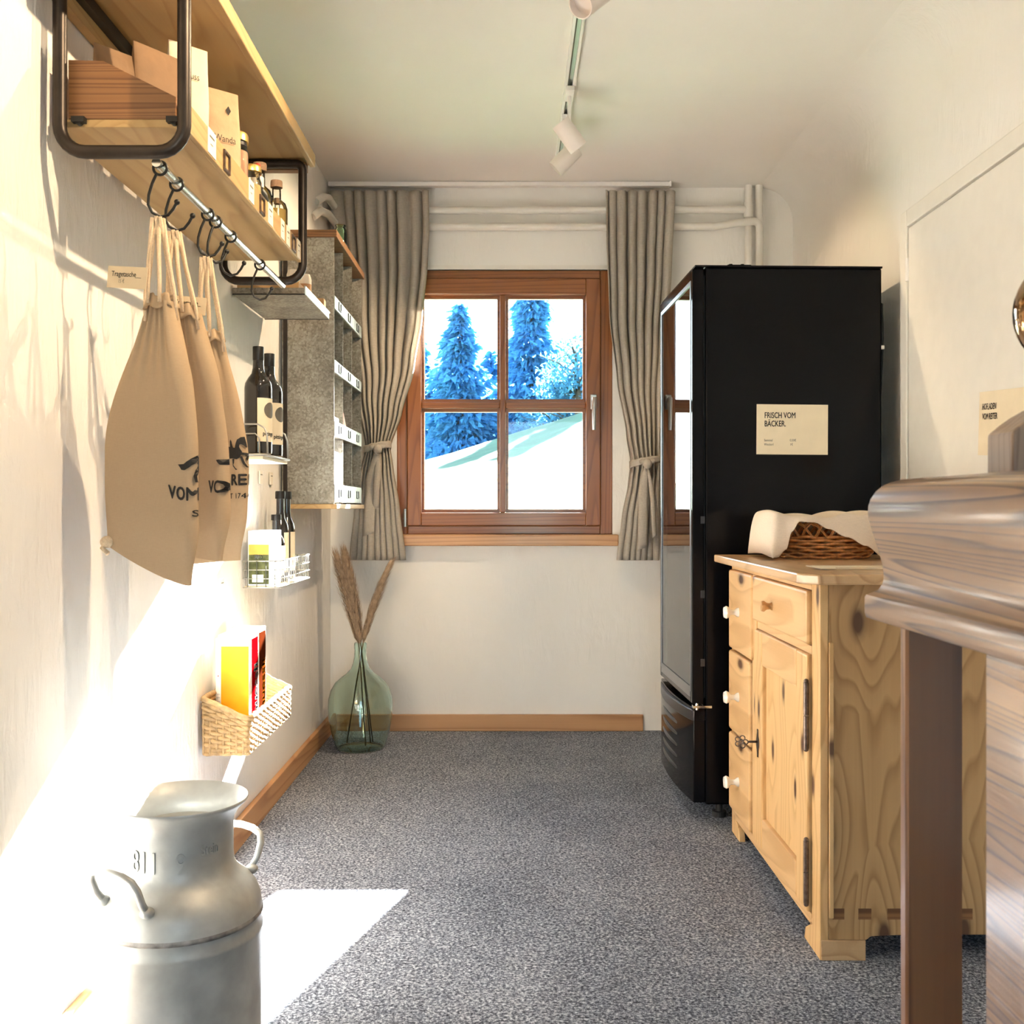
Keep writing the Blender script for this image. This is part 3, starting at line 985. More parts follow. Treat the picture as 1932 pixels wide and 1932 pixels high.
# ================================================================== WALL SHELF WITH HANGING ROD
SX0, SX1 = -0.852, -0.60          # wall side, front side
shelf = thing('wall_shelf', (-0.73, 2.41, 1.70), 'long wooden wall shelf on dark steel tube brackets with a hanging rod', 'shelf')
for yb in (1.875, 2.935):
    rc, xa, xb, za, zb = 0.048, -0.828, SX1, 1.703, 2.038
    pts = []
    for (cx, cz, a0) in ((xb - rc, za + rc, -PI / 2), (xb - rc, zb - rc * 0.4, 0), (xa + rc, zb - rc * 0.4, PI / 2), (xa + rc, za + rc, PI)):
        r = rc if cz < 1.9 else rc * 0.4
        cx2 = cx if cz < 1.9 else (xb - r if cx > -0.7 else xa + r)
        for i in range(7):
            a = a0 + PI / 2 * i / 6
            pts.append((cx2 + r * math.cos(a), yb, cz + r * math.sin(a)))
    br = obj('bracket', G().tube(pts, 0.0125, 14, closed=True), 'steel_dark', shelf, smooth=True)
    for x in (-0.80, -0.625):
        obj('clip', G().obox((x, yb + (0.02 if yb < 2.4 else -0.02), 1.768), (0.024, 0.022, 0.010)).cyl((x, yb + (0.012 if yb < 2.4 else -0.012), 1.765), (x, yb + (0.028 if yb < 2.4 else -0.028), 1.765), 0.006), 'steel_black', br)
obj('upper_board', G().box(-0.856, -0.590, 1.76, 2.99, 2.052, 2.072), 'shelf_wood', shelf, bevel=0.002)
obj('front_edge', G().box(-0.590, -0.574, 1.76, 2.99, 2.046, 2.084), 'shelf_wood', shelf, bevel=0.003)
obj('back_rail', G().box(-0.848, -0.822, 1.80, 2.97, 2.028, 2.051), 'steel_black', shelf)
obj('back_ledge', G().box(-0.858, -0.838, 1.80, 2.97, 1.998, 2.027), 'shelf_wood', shelf)
obj('end_beam', G().box(-0.84, -0.595, 2.955, 2.985, 2.028, 2.05), 'shelf_wood_dark', shelf)
obj('lower_board', G().box(-0.846, -0.612, 1.898, 2.918, 1.757, 1.772), 'shelf_wood', shelf, bevel=0.001)
obj('front_lip', G().box(-0.6118, -0.601, 1.895, 2.92, 1.752, 1.806), 'shelf_wood', shelf, bevel=0.002)
side = [(-0.822, 1.772), (-0.622, 1.772), (-0.622, 1.813), (-0.757, 1.880), (-0.822, 1.882)]
for (a, b) in ((1.897, 1.912), (2.904, 2.919)):
    obj('side_panel', G().prism(side, 'y', a, b), 'shelf_wood_dark', shelf, bevel=0.001)
RX, RZ = -0.655, 1.688
obj('hanging_rod', G().cyl((RX, 1.885, RZ), (RX, 2.925, RZ), 0.0085, n=18), 'steel_bright', shelf, smooth=0.8)
# price cards and metal label frames on the lip
for (y, w) in ((2.02, 0.055), (2.335, 0.046), (2.52, 0.05), (2.66, 0.04), (2.725, 0.042), (2.865, 0.036)):
    pc = obj('price_card', G().box(-0.6008, -0.5995, y, y + w, 1.756, 1.806), 'card_white', shelf)
    obj('print', G().box(-0.5995, -0.5993, y + w * 0.2, y + w * 0.8, 1.789, 1.793).box(-0.5995, -0.5993, y + w * 0.3, y + w * 0.6, 1.775, 1.777), 'ink_grey', pc)
for y in (2.13, 2.435, 2.79):
    g = G().box(-0.6008, -0.597, y, y + 0.045, 1.757, 1.762).box(-0.6008, -0.597, y, y + 0.045, 1.794, 1.799).box(-0.6008, -0.597, y, y + 0.006, 1.762, 1.794).box(-0.6008, -0.597, y + 0.039, y + 0.045, 1.762, 1.794)
    obj('label_frame', g, 'hinge_iron', shelf)

# ------------------------------------------------------------------ S hooks
def hook_geo(x, y, yaw, L=0.10):
    g = G().torus((0, 0, 0), (0, 1, 0), 0.0125, 0.0027, 22, 8)
    c, s = math.cos(yaw), math.sin(yaw)
    path = [(-0.006, -0.0105), (-0.014, -0.03), (-0.020, -0.052), (-0.021, -0.070), (-0.014, -0.084), (0.0, -0.091), (0.014, -0.086), (0.023, -0.074), (0.030, -0.060)]
    k = L / 0.10
    P = [(p[0] * c, p[0] * s, p[1] * k) for p in path]
    g.tube(P, [0.0028] * 9, 8)
    e = P[-1]
    g.sphere((e[0], e[1], e[2]), 0.0055, 10, 8)
    return G().merge(g, None, (x, y, RZ - 0.004))


HK = [(1.906, 0.35, 'first black steel hook on the rod, carrying the nearest bag'),
      (2.000, 0.2, 'second black steel hook on the rod, carrying the middle bag'),
      (2.205, 0.45, 'third black steel hook on the rod, carrying the farthest bag'),
      (2.262, 0.9, 'empty black steel hook just past the bag hooks'),
      (2.385, 0.25, 'empty black steel hook hanging over the far bracket end'),
      (2.660, 0.3, 'last empty black hook at the far end of the rod')]
for (y, yaw, lab) in HK:
    obj('rod_hook', hook_geo(RX, y, yaw), 'steel_black', smooth=0.9, label=lab, cat='hook', group='black hooks on the hanging rod')

# ------------------------------------------------------------------ canvas bags
UN = 0.0001108


def horse_polys():
    def m(pts): return [((800 + (x - 1090) * .85 - 1030) * UN, (1340 - y - 40) * UN) for (x, y) in pts]
    out = [m([(1405, 565), (1440, 480), (1490, 400), (1560, 350), (1600, 340), (1612, 470), (1618, 550), (1600, 558), (1575, 510), (1545, 488), (1530, 495), (1520, 540), (1535, 590), (1555, 640), (1480, 700), (1400, 640)]),
           m([(1405, 562), (1480, 640), (1557, 640), (1540, 700), (1510, 760), (1440, 790), (1330, 770), (1200, 775), (1120, 740), (1080, 650), (1105, 570), (1180, 530), (1290, 540)]),
           m([(1270, 545), (1275, 430), (1300, 390), (1325, 430), (1340, 510), (1360, 555)]),
           m([(1545, 655), (1645, 665), (1642, 735), (1605, 822), (1583, 785), (1606, 705), (1540, 705)]),
           m([(1515, 735), (1552, 730), (1577, 860), (1602, 932), (1632, 948), (1590, 955), (1556, 890)]),
           m([(1318, 780), (1372, 780), (1366, 850), (1342, 900), (1400, 965), (1452, 995), (1408, 1005), (1328, 925)]),
           m([(1110, 700), (1165, 745), (1120, 830), (1090, 900), (1100, 985), (1125, 1002), (1075, 1002), (1060, 900), (1075, 800)])]
    tail = [(520, 755), (640, 740), (740, 670), (805, 590), (815, 640), (790, 720), (740, 795), (660, 842), (590, 842)]
    out.append([((x - 1030) * UN, (1340 - y) * UN) for (x, y) in tail])
    g = G()
    for p in out:
        g.add([(x, y, 0) for (x, y) in p], [tuple(range(len(p)))])
    bm = bmesh.new()
    vv = [bm.verts.new(v) for v in g.v]
    for f in g.f: bm.faces.new([vv[i] for i in f])
    bmesh.ops.triangulate(bm, faces=bm.faces[:])
    bm.verts.index_update()
    o = G().add([tuple(v.co) for v in bm.verts], [tuple(v.index for v in f.verts) for f in bm.faces])
    bm.free()
    return o


def make_bag(label, neck, A, C, B, uc, ztop, zc, tiltA, tiltB, vtext, hooky, seed, corner_knot=False, tagdef=None):
    A, C, B, Nn = Vector(A), Vector(C), Vector(B), Vector(neck)
    LA, LB = (A - C).length, (B - C).length
    dA, dB = (A - C) / LA, (B - C) / LB
    root = thing('canvas_bag', (C.x, C.y, zc), label, 'bag', 'drawstring canvas bags on the rod')

    def ss(a, b, t):
        t = min(1, max(0, (t - a) / (b - a)))
        return t * t * (3 - 2 * t)

    def base(u, v):
        s = u - uc
        q = math.sqrt(s * s + 0.016 ** 2)
        a, b = (q - s) / 2, (q + s) / 2
        p = C + dA * a + dB * b
        w = 0.17 + 0.83 * ss(-0.10, 0.60, v) ** 0.85
        w *= 1.0 - 0.05 * ss(0.75, 1.0, v)
        p = Nn + (p - Nn) * w
        zb = zc + tiltA * (a / LA) ** 1.5 + tiltB * (b / LB)
        return Vector((p.x, p.y, ztop + (zb - ztop) * v))

    def surf(u, v, side):
        p = base(u, v)
        t = base(u + 0.004, v) - base(u - 0.004, v)
        n = Vector((t.y, -t.x, 0)).normalized()
        f = (u - (uc - LA)) / (LA + LB)
        edge = max(0.0, math.sin(PI * min(max(f, 0), 1))) ** 0.6
        gath = 1 - ss(0.0, 0.42, v)
        d = 0.014 * edge * ss(0.0, 0.3, v) * (1 - ss(0.8, 1.0, v) * 0.9) + 0.012 * edge * gath
        d += gath * 0.0045 * math.sin(u * 2 * PI / 0.043 + seed) * side
        d += 0.005 * math.sin(u * 21 + v * 3.1 + seed) * math.sin(v * 5 + 0.6) * edge * side
        return p + n * d * side

    g = G()
    nu, nv = 56, 40
    for sd in (1, -1):
        g.grid(lambda i, v: tuple(surf(uc - LA + (LA + LB) * i, v, sd)), nu, nv)
    obj('body', g, 'canvas', root, smooth=True)
    # gathered ruffle above the drawstring
    r0 = base(uc, 0.0)
    g = G()

    def ruf(i, v):
        a = 2 * PI * i
        rx = 0.031 * (0.95 - 0.25 * v) + 0.004 * math.sin(a * 7 + seed)
        return (Nn.x + rx * math.cos(a), Nn.y + rx * 0.75 * math.sin(a), ztop - 0.012 + 0.024 * v + 0.004 * math.sin(a * 5))
    g.grid(ruf, 42, 4, closed_u=True)
    obj('ruffle', g, 'canvas', root, smooth=True, solid=0.002, raw=True)
    # print
    H = ztop - zc
    us = [i * 0.01 for i in range(-25, 26)]
    wv = [i * 0.012 for i in range(-8, 14)]

    def wrap(geo, name):
        s = slice_geo(geo, us, wv)
        o = G()
        lim = (uc - LA + 0.004, uc + LB - 0.004)
        o.add([tuple(surf(min(max(p[0], lim[0]), lim[1]), vtext - p[1] / H, 1) + Vector((0.0008, -0.0016, 0))) for p in s.v], s.f)
        obj(name, o, 'ink', root, raw=True)
    t1 = text_geo('VOM REITER', 0.0335, 0.78, 0.0011, 'CENTER', 1.12)
    wrap(t1, 'lettering')
    t2 = G().merge(text_geo('SEIT 1744', 0.0165, 0.8, 0.0002, 'CENTER', 1.1), None, (0, -0.030, 0))
    wrap(t2, 'lettering')
    wrap(horse_polys(), 'horse_emblem')
    # cords
    hb = Vector((RX - 0.004, hooky, RZ - 0.097))
    rnd = random.Random(seed)
    for k in range(6):
        a = -1.0 + 2.0 * k / 5
        e = Vector((Nn.x + a * 0.03, Nn.y - 0.026 * math.cos(a * 1.4) * (1 if k % 2 else -0.7), ztop - 0.004 - 0.03 * (k in (0, 5))))
        m1 = hb.lerp(e, 0.35) + Vector((a * 0.007, rnd.uniform(-.004, .004), 0))
        st = hb + Vector((a * 0.009, (0.004 if k % 2 else -0.004), 0.004 - 0.004 * abs(a)))
        obj('cord', G().tube([st + Vector((0, 0.003, -0.006)), st, m1, hb.lerp(e, 0.75) + Vector((a * 0.006, 0, 0)), e], 0.0036, 7), 'rope_cotton', root, smooth=True)
    if corner_knot:
        p = base(uc - LA, 0.985)
        obj('corner_knot', G().sphere(p + Vector((0.0, 0, 0.0)), 0.013, 10, 8, (1.1, 1, .9)).tube([p, p + Vector((-0.008, -0.004, -0.012)), p + Vector((0.004, -0.008, -0.022))], 0.005, 6), 'rope_cotton', root, smooth=True)
    if tagdef:
        (c, right, w, h, txt, sub) = tagdef
        F = frame(right, (0.02, 0, 1) if right[1] == 0 else (0, 0, 1))
        F = frame(right, Vector(F.col[2]).cross(Vector(right).normalized()))
        tg = obj('hang_tag', G().obox(c, (w, h, 0.0012), F), 'card_kraft', root)
        n = F.col[2]
        c = Vector(c) + n * 0.0009
        rt, up = F.col[0], F.col[1]
        lettering(txt, h * 0.34, c - rt * w * 0.40 + up * h * 0.04, F, 'ink', tg, sx=0.78, bold=0.00015)
        if sub:
            lettering(sub, h * 0.25, c - rt * w * 0.22 - up * h * 0.26, F, 'ink_grey', tg, sx=0.7)
        obj('slot', G().obox(c + rt * w * 0.28, (w * 0.15, h * 0.02, 0.0008), F), 'ink_grey', tg)


make_bag('nearest canvas drawstring bag on the rod, its bottom corner knotted against the wall',
         (-0.655, 1.91), (-0.775, 1.95), (-0.580, 1.885), (-0.70, 2.02), -0.0266, 1.435, 0.905, 0.075, 0.05, 0.70, 1.906, 1.0, True,
         ((-0.712, 1.895, 1.478), (0.97, -0.24, -0.10), 0.083, 0.04, 'Tragetasche', '15 \u20ac'))
make_bag('middle canvas drawstring bag squeezed between two other bags',
         (-0.645, 2.01), (-0.75, 2.15), (-0.570, 2.045), (-0.68, 2.18), -0.045, 1.435, 0.945, 0.02, 0.02, 0.72, 2.000, 2.3, False,
         ((-0.655, 2.075, 1.462), (0.97, 0.0, -0.08), 0.07, 0.036, 'Tragetasche', None))
make_bag('farthest canvas drawstring bag showing most of the horse emblem',
         (-0.665, 2.26), (-0.80, 2.34), (-0.588, 2.275), (-0.70, 2.42), 0.022, 1.43, 0.935, -0.02, 0.02, 0.66, 2.205, 4.1, False, None)

# ================================================================== GOODS ON THE WALL SHELF
ZS = 1.7722


def paper_bag(x, y, w, t, h, mat, lab, yaw=0.0, lean=0.0, marks=None, fold=False):
    root = thing('paper_bag', (x, y, ZS), lab, 'paper bag', 'paper bags on the wall shelf')
    R = Matrix.Rotation(yaw, 3, 'Z') @ Matrix.Rotation(lean, 3, 'X')

    def fn(i, v):
        a = 2 * PI * i
        tt = t * (1 - v ** 1.6) + 0.004
        sx = math.copysign(abs(math.cos(a)) ** 0.45, math.cos(a)); sy = math.copysign(abs(math.sin(a)) ** 0.45, math.sin(a))
        p = Vector((w / 2 * sx, tt / 2 * sy + 0.004 * math.sin(v * 9 + i * 13) * (1 - v), h * v))
        return tuple(Vector((x, y, ZS)) + R @ p)
    g = G().grid(fn, 24, 10, closed_u=True)
    b = len(g.v)
    g.f.append(tuple(range(23, -1, -1)))
    g.f.append(tuple(240 + i for i in range(24)))
    obj('body', g, mat, root, smooth=0.7)
    if fold:
        obj('top_fold', G().obox(Vector((x, y, ZS)) + R @ Vector((0, -0.006, h - 0.014)), (w * 0.98, 0.006, 0.03), R), mat, root, bevel=0.001)
    if marks:
        for (s, sz, dx, dz) in marks:
            f = R @ CAMW
            tt = t * (1 - (dz / h) ** 1.6) / 2 + 0.006
            lettering(s, sz, Vector((x, y, ZS)) + R @ Vector((dx, -tt, dz)), f, 'ink', root, sx=0.8)
    return root


paper_bag(-0.755, 1.965, 0.10, 0.04, 0.155, 'paper_kraft_dark', 'short dark brown paper bag behind the shelf side panel, closest to the wall', 0.9, 0.0)
paper_bag(-0.705, 2.03, 0.11, 0.045, 0.185, 'paper_kraft_dark', 'dark brown paper bag with a pale edge beside the near bracket', 0.95, 0.02)
paper_bag(-0.672, 2.115, 0.085, 0.05, 0.232, 'paper_pale', 'tall pale paper bag with printing, partly hidden by the near bracket tube', 0.75, 0.03, [('Genuss', 0.02, -0.03, 0.16), ('fein', 0.018, -0.03, 0.11), ('s. Gold', 0.018, -0.03, 0.05)])
paper_bag(-0.700, 2.215, 0.075, 0.04, 0.205, 'paper_kraft_dark', 'small dark bag with a pale folded top between two printed bags', 0.5, 0.0, None, True)
paper_bag(-0.655, 2.315, 0.082, 0.05, 0.225, 'paper_kraft', 'brown paper bag with a handwritten name leaning toward the shelf edge', 0.7, -0.03, [('Wanda', 0.022, -0.028, 0.10), ('F', 0.022, -0.01, 0.03), ('\u2666', 0.02, 0.0, 0.17)])


def bottle(name, x, y, z, prof, mat, lab, cat, group=None, parts=None, n=28):
    root = thing(name, (x, y, z), lab, cat, group)
    obj('glass', G().lathe(prof, (x, y, z), n), mat, root, smooth=0.7)
    for (pn, pp, pm) in (parts or []):
        obj(pn, G().lathe(pp, (x, y, z), n), pm, root, smooth=0.7)
    return root


bottle('jam_jar', -0.668, 2.445, ZS, [(0.0, 0), (0.036, 0), (0.038, 0.006), (0.038, 0.13), (0.033, 0.142), (0.033, 0.15)], 'clear_glass', 'big jar of peach spread with a gold lid next to the brown paper bag', 'jar', None,
       [('filling', [(0.0, 0.004), (0.036, 0.004), (0.036, 0.128), (0.0, 0.128)], 'jam_peach'), ('lid', [(0.0, 0.172), (0.036, 0.172), (0.038, 0.168), (0.038, 0.152), (0.0, 0.152)], 'gold_lid'), ('neck_ring', [(0.034, 0.142), (0.0345, 0.142), (0.0345, 0.1515), (0.034, 0.1515)], 'steel_black')])
bottle('spice_jar', -0.652, 2.545, ZS, [(0.0, 0), (0.027, 0), (0.029, 0.005), (0.029, 0.09), (0.025, 0.10), (0.025, 0.11)], 'clear_glass', 'small jar with a gold clip lid in front of the bottles', 'jar', None,
       [('filling', [(0.0, 0.004), (0.027, 0.004), (0.027, 0.08), (0.0, 0.08)], 'stem_straw'), ('lid', [(0.0, 0.128), (0.027, 0.128), (0.029, 0.125), (0.029, 0.112), (0.0, 0.112)], 'gold_lid')])
bottle('dropper_bottle', -0.655, 2.635, ZS, [(0.0, 0), (0.028, 0), (0.031, 0.006), (0.031, 0.07), (0.024, 0.085), (0.014, 0.098), (0.013, 0.112)], 'bottle_dark', 'dark dropper bottle with white collar and red rubber bulb', 'bottle', None,
       [('collar', [(0.0, 0.104), (0.0165, 0.104), (0.0165, 0.13), (0.0, 0.13)], 'cap_white'), ('rubber_bulb', [(0.0, 0.168), (0.007, 0.165), (0.0095, 0.155), (0.009, 0.131), (0.0, 0.131)], 'red_rubber')])
bottle('dropper_bottle', -0.70, 2.70, ZS, [(0.0, 0), (0.025, 0), (0.028, 0.006), (0.028, 0.07), (0.02, 0.085), (0.013, 0.098), (0.012, 0.112)], 'bottle_dark', 'dark little bottle with a plain white cap near the wall', 'bottle', None,
       [('cap', [(0.0, 0.104), (0.0155, 0.104), (0.0155, 0.155), (0.013, 0.16), (0.0, 0.16)], 'cap_white')])


def cork_bottle(x, y, h, r, mat, lab, fill):
    bottle('cork_bottle', x, y, ZS, [(0.0, 0), (r * .92, 0), (r, 0.006), (r, h * .58), (r * .85, h * .66), (r * .42, h * .72), (r * .40, h * .9)], 'clear_glass', lab, 'bottle', None,
           [('liquid', [(0.0, 0.005), (r * .93, 0.005), (r * .93, h * fill), (0.0, h * fill)], mat), ('cork', [(0.0, h), (r * .52, h), (r * .55, h - .004), (r * .55, h * .9), (0.0, h * .9)], 'cork')])


cork_bottle(-0.685, 2.78, 0.215, 0.034, 'oil_gold', 'taller corked bottle of golden oil behind the dropper bottles', 0.5)
cork_bottle(-0.652, 2.80 + 0.035, 0.185, 0.030, 'oil_gold', 'corked bottle of golden oil close to the shelf lip', 0.56)
cork_bottle(-0.66, 2.885 - 0.005, 0.15, 0.018, 'oil_pale', 'slim short bottle of pale oil at the far bracket', 0.6)

# ================================================================== ZINC TRAY SHELF
tray = thing('zinc_tray_shelf', (-0.745, 3.345, 1.705), 'shallow galvanised tray shelf on the wall under the far end of the wooden shelf', 'shelf')
TX0, TX1, TY0, TY1, TZ = -0.857, -0.635, 3.14, 3.55, 1.708
obj('tray_base', G().box(TX0, TX1, TY0, TY1, TZ, TZ + 0.003), 'zinc', tray)
obj('front_lip', G().box(TX1 - 0.002, TX1 + 0.001, TY0, TY1, TZ + 0.001, TZ + 0.024).cyl((TX1, TY0, TZ + 0.024), (TX1, TY1 + 0.012, TZ + 0.024), 0.003, n=8), 'zinc_plain', tray)
for (a, b) in ((TY0, TY0 + 0.002), (TY1 - 0.002, TY1)):
    obj('side_lip', G().box(TX0, TX1 - 0.002, a, b, TZ + 0.003, TZ + 0.020), 'zinc', tray)
for (a) in (TY0 + 0.0, TY1):
    obj('wire_edge', G().cyl((TX0, a, TZ), (TX1, a, TZ), 0.0022, n=8), 'steel_black', tray)
TS = TZ + 0.0032
cr = thing('wooden_crate', (-0.75, 3.20, TS), 'low brown wooden crate at the near end of the zinc tray', 'crate')
for (a, b, c, d, nm) in ((-0.845, -0.655, 3.146, 3.154, 'end_board'), (-0.845, -0.655, 3.262, 3.27, 'end_board'), (-0.663, -0.655, 3.154, 3.262, 'side_board'), (-0.845, -0.837, 3.154, 3.262, 'side_board')):
    obj(nm, G().box(a, b, c, d, TS, TS + 0.036), 'crate_wood', cr, bevel=0.001)
obj('bottom_board', G().box(-0.837, -0.663, 3.154, 3.262, TS, TS + 0.005), 'crate_wood', cr)
for (x, y, l) in ((-0.705, 3.30, 'amber salt mill tube with white top, nearer of the two on the tray'), (-0.68, 3.365, 'amber salt mill tube with white top, farther of the two on the tray')):
    r = thing('salt_tube', (x, y, TS), l, 'salt mill', 'salt mills on the zinc tray')
    obj('tube', G().lathe([(0.0, 0), (0.020, 0), (0.021, 0.004), (0.021, 0.075), (0.0, 0.075)], (x, y, TS), 20), 'salt_amber', r, smooth=0.7)
    obj('cap', G().lathe([(0.0, 0.0755), (0.021, 0.0755), (0.021, 0.092), (0.016, 0.108), (0.0, 0.110)], (x, y, TS), 20), 'salt_white', r, smooth=0.7)
cd = obj('price_stand', G().obox((-0.77, 3.33, TS + 0.04), (0.055, 0.002, 0.078)), 'card_white', label='small white price card in a black outline standing on the zinc tray', cat='price card')
obj('card_border', G().obox((-0.77, 3.3285, TS + 0.074), (0.055, 0.001, 0.004)).obox((-0.77, 3.3285, TS + 0.006), (0.055, 0.001, 0.004)).obox((-0.7955, 3.3285, TS + 0.04), (0.004, 0.001, 0.065)).obox((-0.7445, 3.3285, TS + 0.04), (0.004, 0.001, 0.065)), 'ink', cd)
for (x, y, l) in ((-0.69, 3.455, 'small upright wooden block beside the salt mills on the tray'), (-0.66, 3.50, 'small wooden block with a paper label at the far tray corner')):
    r = thing('wooden_block', (x, y, TS), l, 'wood block', 'wooden blocks on the zinc tray')
    obj('block', G().box(x - 0.02, x + 0.02, y - 0.018, y + 0.018, TS, TS + 0.055), 'crate_wood', r, bevel=0.001)
    obj('paper_label', G().box(x + 0.0201, x + 0.0207, y - 0.016, y + 0.016, TS + 0.004, TS + 0.05), 'card_cream', r)

# ================================================================== PIGEONHOLE SHELF
HX0, HX1, HY0, HY1 = -0.856, -0.662, 3.81, 4.496
ph_ = thing('pigeonhole_shelf', (-0.76, 4.15, 1.05), 'tall galvanised pigeonhole shelf with wooden top and bottom boards, in the corner by the curtain', 'shelf')
obj('top_board', G().box(HX0, HX1 + 0.012, HY0 - 0.012, HY1 + 0.012, 2.060, 2.086), 'shelf_wood_dark', ph_, bevel=0.002)
obj('bottom_board', G().box(HX0, HX1 + 0.012, HY0 - 0.008, HY1 + 0.012, 1.050, 1.068), 'shelf_wood', ph_, bevel=0.002)
for (a, b) in ((HY0, HY0 + 0.004), (HY1 - 0.004, HY1)):
    obj('side_sheet', G().box(HX0 + 0.006, HX1, a, b, 1.0685, 2.0595), 'zinc', ph_)
obj('back_sheet', G().box(HX0, HX0 + 0.005, HY0, HY1, 1.0685, 2.0595), 'zinc', ph_)
for x in (HX0 + 0.003,):
    obj('edge_strip', G().box(HX0 + 0.0052, HX0 + 0.02, HY0 - 0.004, HY0 - 0.0005, 1.07, 2.055), 'steel_dark', ph_)
cw = (HY1 - HY0 - 0.008) / 3
lips = [(1.798, 1.845), (1.560, 1.606), (1.322, 1.378), (1.074, 1.142)]
for (za, zb) in lips:
    lp = obj('label_lip', G().box(HX1 - 0.004, HX1 + 0.002, HY0 + 0.0042, HY1 - 0.0042, za, zb), 'zinc_plain', ph_, bevel=0.001)
    for k in range(3):
        y = HY0 + cw * (k + 0.5)
        zc_ = (za + zb) / 2
        g = G().box(HX1 + 0.002, HX1 + 0.005, y - 0.026, y - 0.021, zc_ - 0.016, zc_ + 0.016).box(HX1 + 0.002, HX1 + 0.005, y + 0.021, y + 0.026, zc_ - 0.016, zc_ + 0.016).box(HX1 + 0.002, HX1 + 0.005, y - 0.021, y + 0.021, zc_ - 0.016, zc_ - 0.012)
        obj('label_holder', g, 'steel_black', lp)
for z in (1.798, 1.560, 1.322):
    obj('shelf_sheet', G().box(HX0 + 0.0055, HX1 - 0.0045, HY0 + 0.0042, HY1 - 0.0042, z, z + 0.003), 'zinc', ph_)
tops = [(1.8015, 2.059), (1.5635, 1.7975), (1.3255, 1.5595), (1.0690, 1.3215)]
for (za, zb) in tops:
    for k in (1, 2):
        y = HY0 + 0.004 + cw * k
        obj('divider', G().box(HX0 + 0.0055, HX1 - 0.005, y - 0.0015, y + 0.0015, za, zb), 'zinc', ph_)
# goods in the pigeonholes
z0 = 1.0695
y = HY0 + cw * 0.5
r = thing('snack_pack', (-0.70, y, z0), 'blue and white snack pack standing in the lowest near pigeonhole', 'package')
obj('pack_body', G().box(-0.74, -0.672, y - 0.06, y + 0.06, z0, z0 + 0.20), 'white_pack', r, bevel=0.006)
obj('blue_band', G().box(-0.6719, -0.6712, y - 0.056, y + 0.056, z0 + 0.13, z0 + 0.195), 'blue_pack', r)
obj('light_blue_band', G().box(-0.6719, -0.6712, y - 0.056, y + 0.056, z0 + 0.02, z0 + 0.06), 'sky_pack', r)
obj('red_stripe', G().box(-0.6719, -0.6712, y - 0.05, y + 0.04, z0 + 0.095, z0 + 0.105), 'red_print', r)
y = HY0 + cw * 1.5
z0 = 1.3258
g = G().prism([(y - 0.05, z0), (y + 0.05, z0), (y + 0.045, z0 + 0.05), (y - 0.045, z0 + 0.115)], 'x', -0.74, -0.675)
r = thing('pink_pack', (-0.70, y, z0), 'pale pink pouch with a slanted top in the middle pigeonhole', 'pouch')
obj('pouch', g, 'pink_pack', r, bevel=0.005)
obj('pouch_label', G().prism([(y - 0.03, z0 + 0.015), (y + 0.02, z0 + 0.015), (y - 0.03, z0 + 0.06)], 'x', -0.6748, -0.6742), 'white_pack', r)
y = HY0 + cw * 0.5
r = thing('white_box', (-0.70, y, 1.3258), 'plain white carton in the third row of the pigeonhole shelf', 'box')
obj('carton', G().box(-0.75, -0.675, y - 0.07, y + 0.07, 1.3258, 1.40), 'white_pack', r, bevel=0.002)
obj('flap', G().box(-0.675, -0.6742, y - 0.06, y + 0.06, 1.385, 1.40), 'card_white', r)
bottle('green_jar', -0.675, 4.02, 2.0865, [(0.0, 0), (0.026, 0), (0.028, 0.004), (0.028, 0.055), (0.022, 0.064), (0.022, 0.072), (0.019, 0.072), (0.019, 0.064), (0.025, 0.054), (0.025, 0.006), (0.0, 0.005)], 'green_glass', 'small greenish glass jar on top of the pigeonhole shelf', 'jar', None, [('rim', [(0.0205, 0.0722), (0.023, 0.0722), (0.023, 0.076), (0.0205, 0.076)], 'green_glass')])

# ================================================================== WINE RACK AND BOTTLES
wr = thing('wire_wine_rack', (-0.76, 2.9, 1.19), 'white wire rack on the wall holding two wine bottles', 'rack')
ZW = 1.195
g = G().tube([(-0.852, 2.74, ZW), (-0.663, 2.74, ZW), (-0.663, 3.05, ZW), (-0.852, 3.05, ZW)], 0.003, 8)
for k in range(7):
    y = 2.765 + k * 0.045
    g.tube([(-0.852, y, ZW + 0.002), (-0.663, y, ZW + 0.002)], 0.0018, 6)
obj('floor_wires', g, 'wire_white', wr, smooth=True)
obj('base_plate', G().box(-0.85, -0.668, 2.745, 3.045, ZW - 0.012, ZW - 0.0035), 'card_cream', wr)
for y in (2.78, 3.03):
    obj('end_hoop', G().tube([(-0.852, y, ZW + 0.085), (-0.69, y, ZW + 0.085), (-0.672, y, ZW + 0.075), (-0.665, y, ZW + 0.055), (-0.663, y, ZW)], 0.0025, 8), 'wire_white', wr, smooth=True)
    obj('end_hoop', G().tube([(-0.852, y + 0.012, ZW + 0.06), (-0.70, y + 0.012, ZW + 0.06), (-0.69, y + 0.012, ZW + 0.05), (-0.688, y + 0.012, ZW)], 0.002, 8), 'wire_white', wr, smooth=True)
WP = [(0.0, 0.002), (0.03, 0.0), (0.0375, 0.004), (0.038, 0.01), (0.038, 0.185), (0.036, 0.198), (0.028, 0.213), (0.019, 0.225), (0.0155, 0.24), (0.0145, 0.262), (0.0145, 0.296), (0.0, 0.296)]


def label_patch(x, y, z, r, a0, a1, z0, z1, mat, parent, name='bottle_label', n=14):
    g = G().grid(lambda u, v: (x + r * math.cos(a0 + (a1 - a0) * u), y + r * math.sin(a0 + (a1 - a0) * u), z + z0 + (z1 - z0) * v), n, 2)
    return obj(name, g, mat, parent, smooth=True, raw=True)


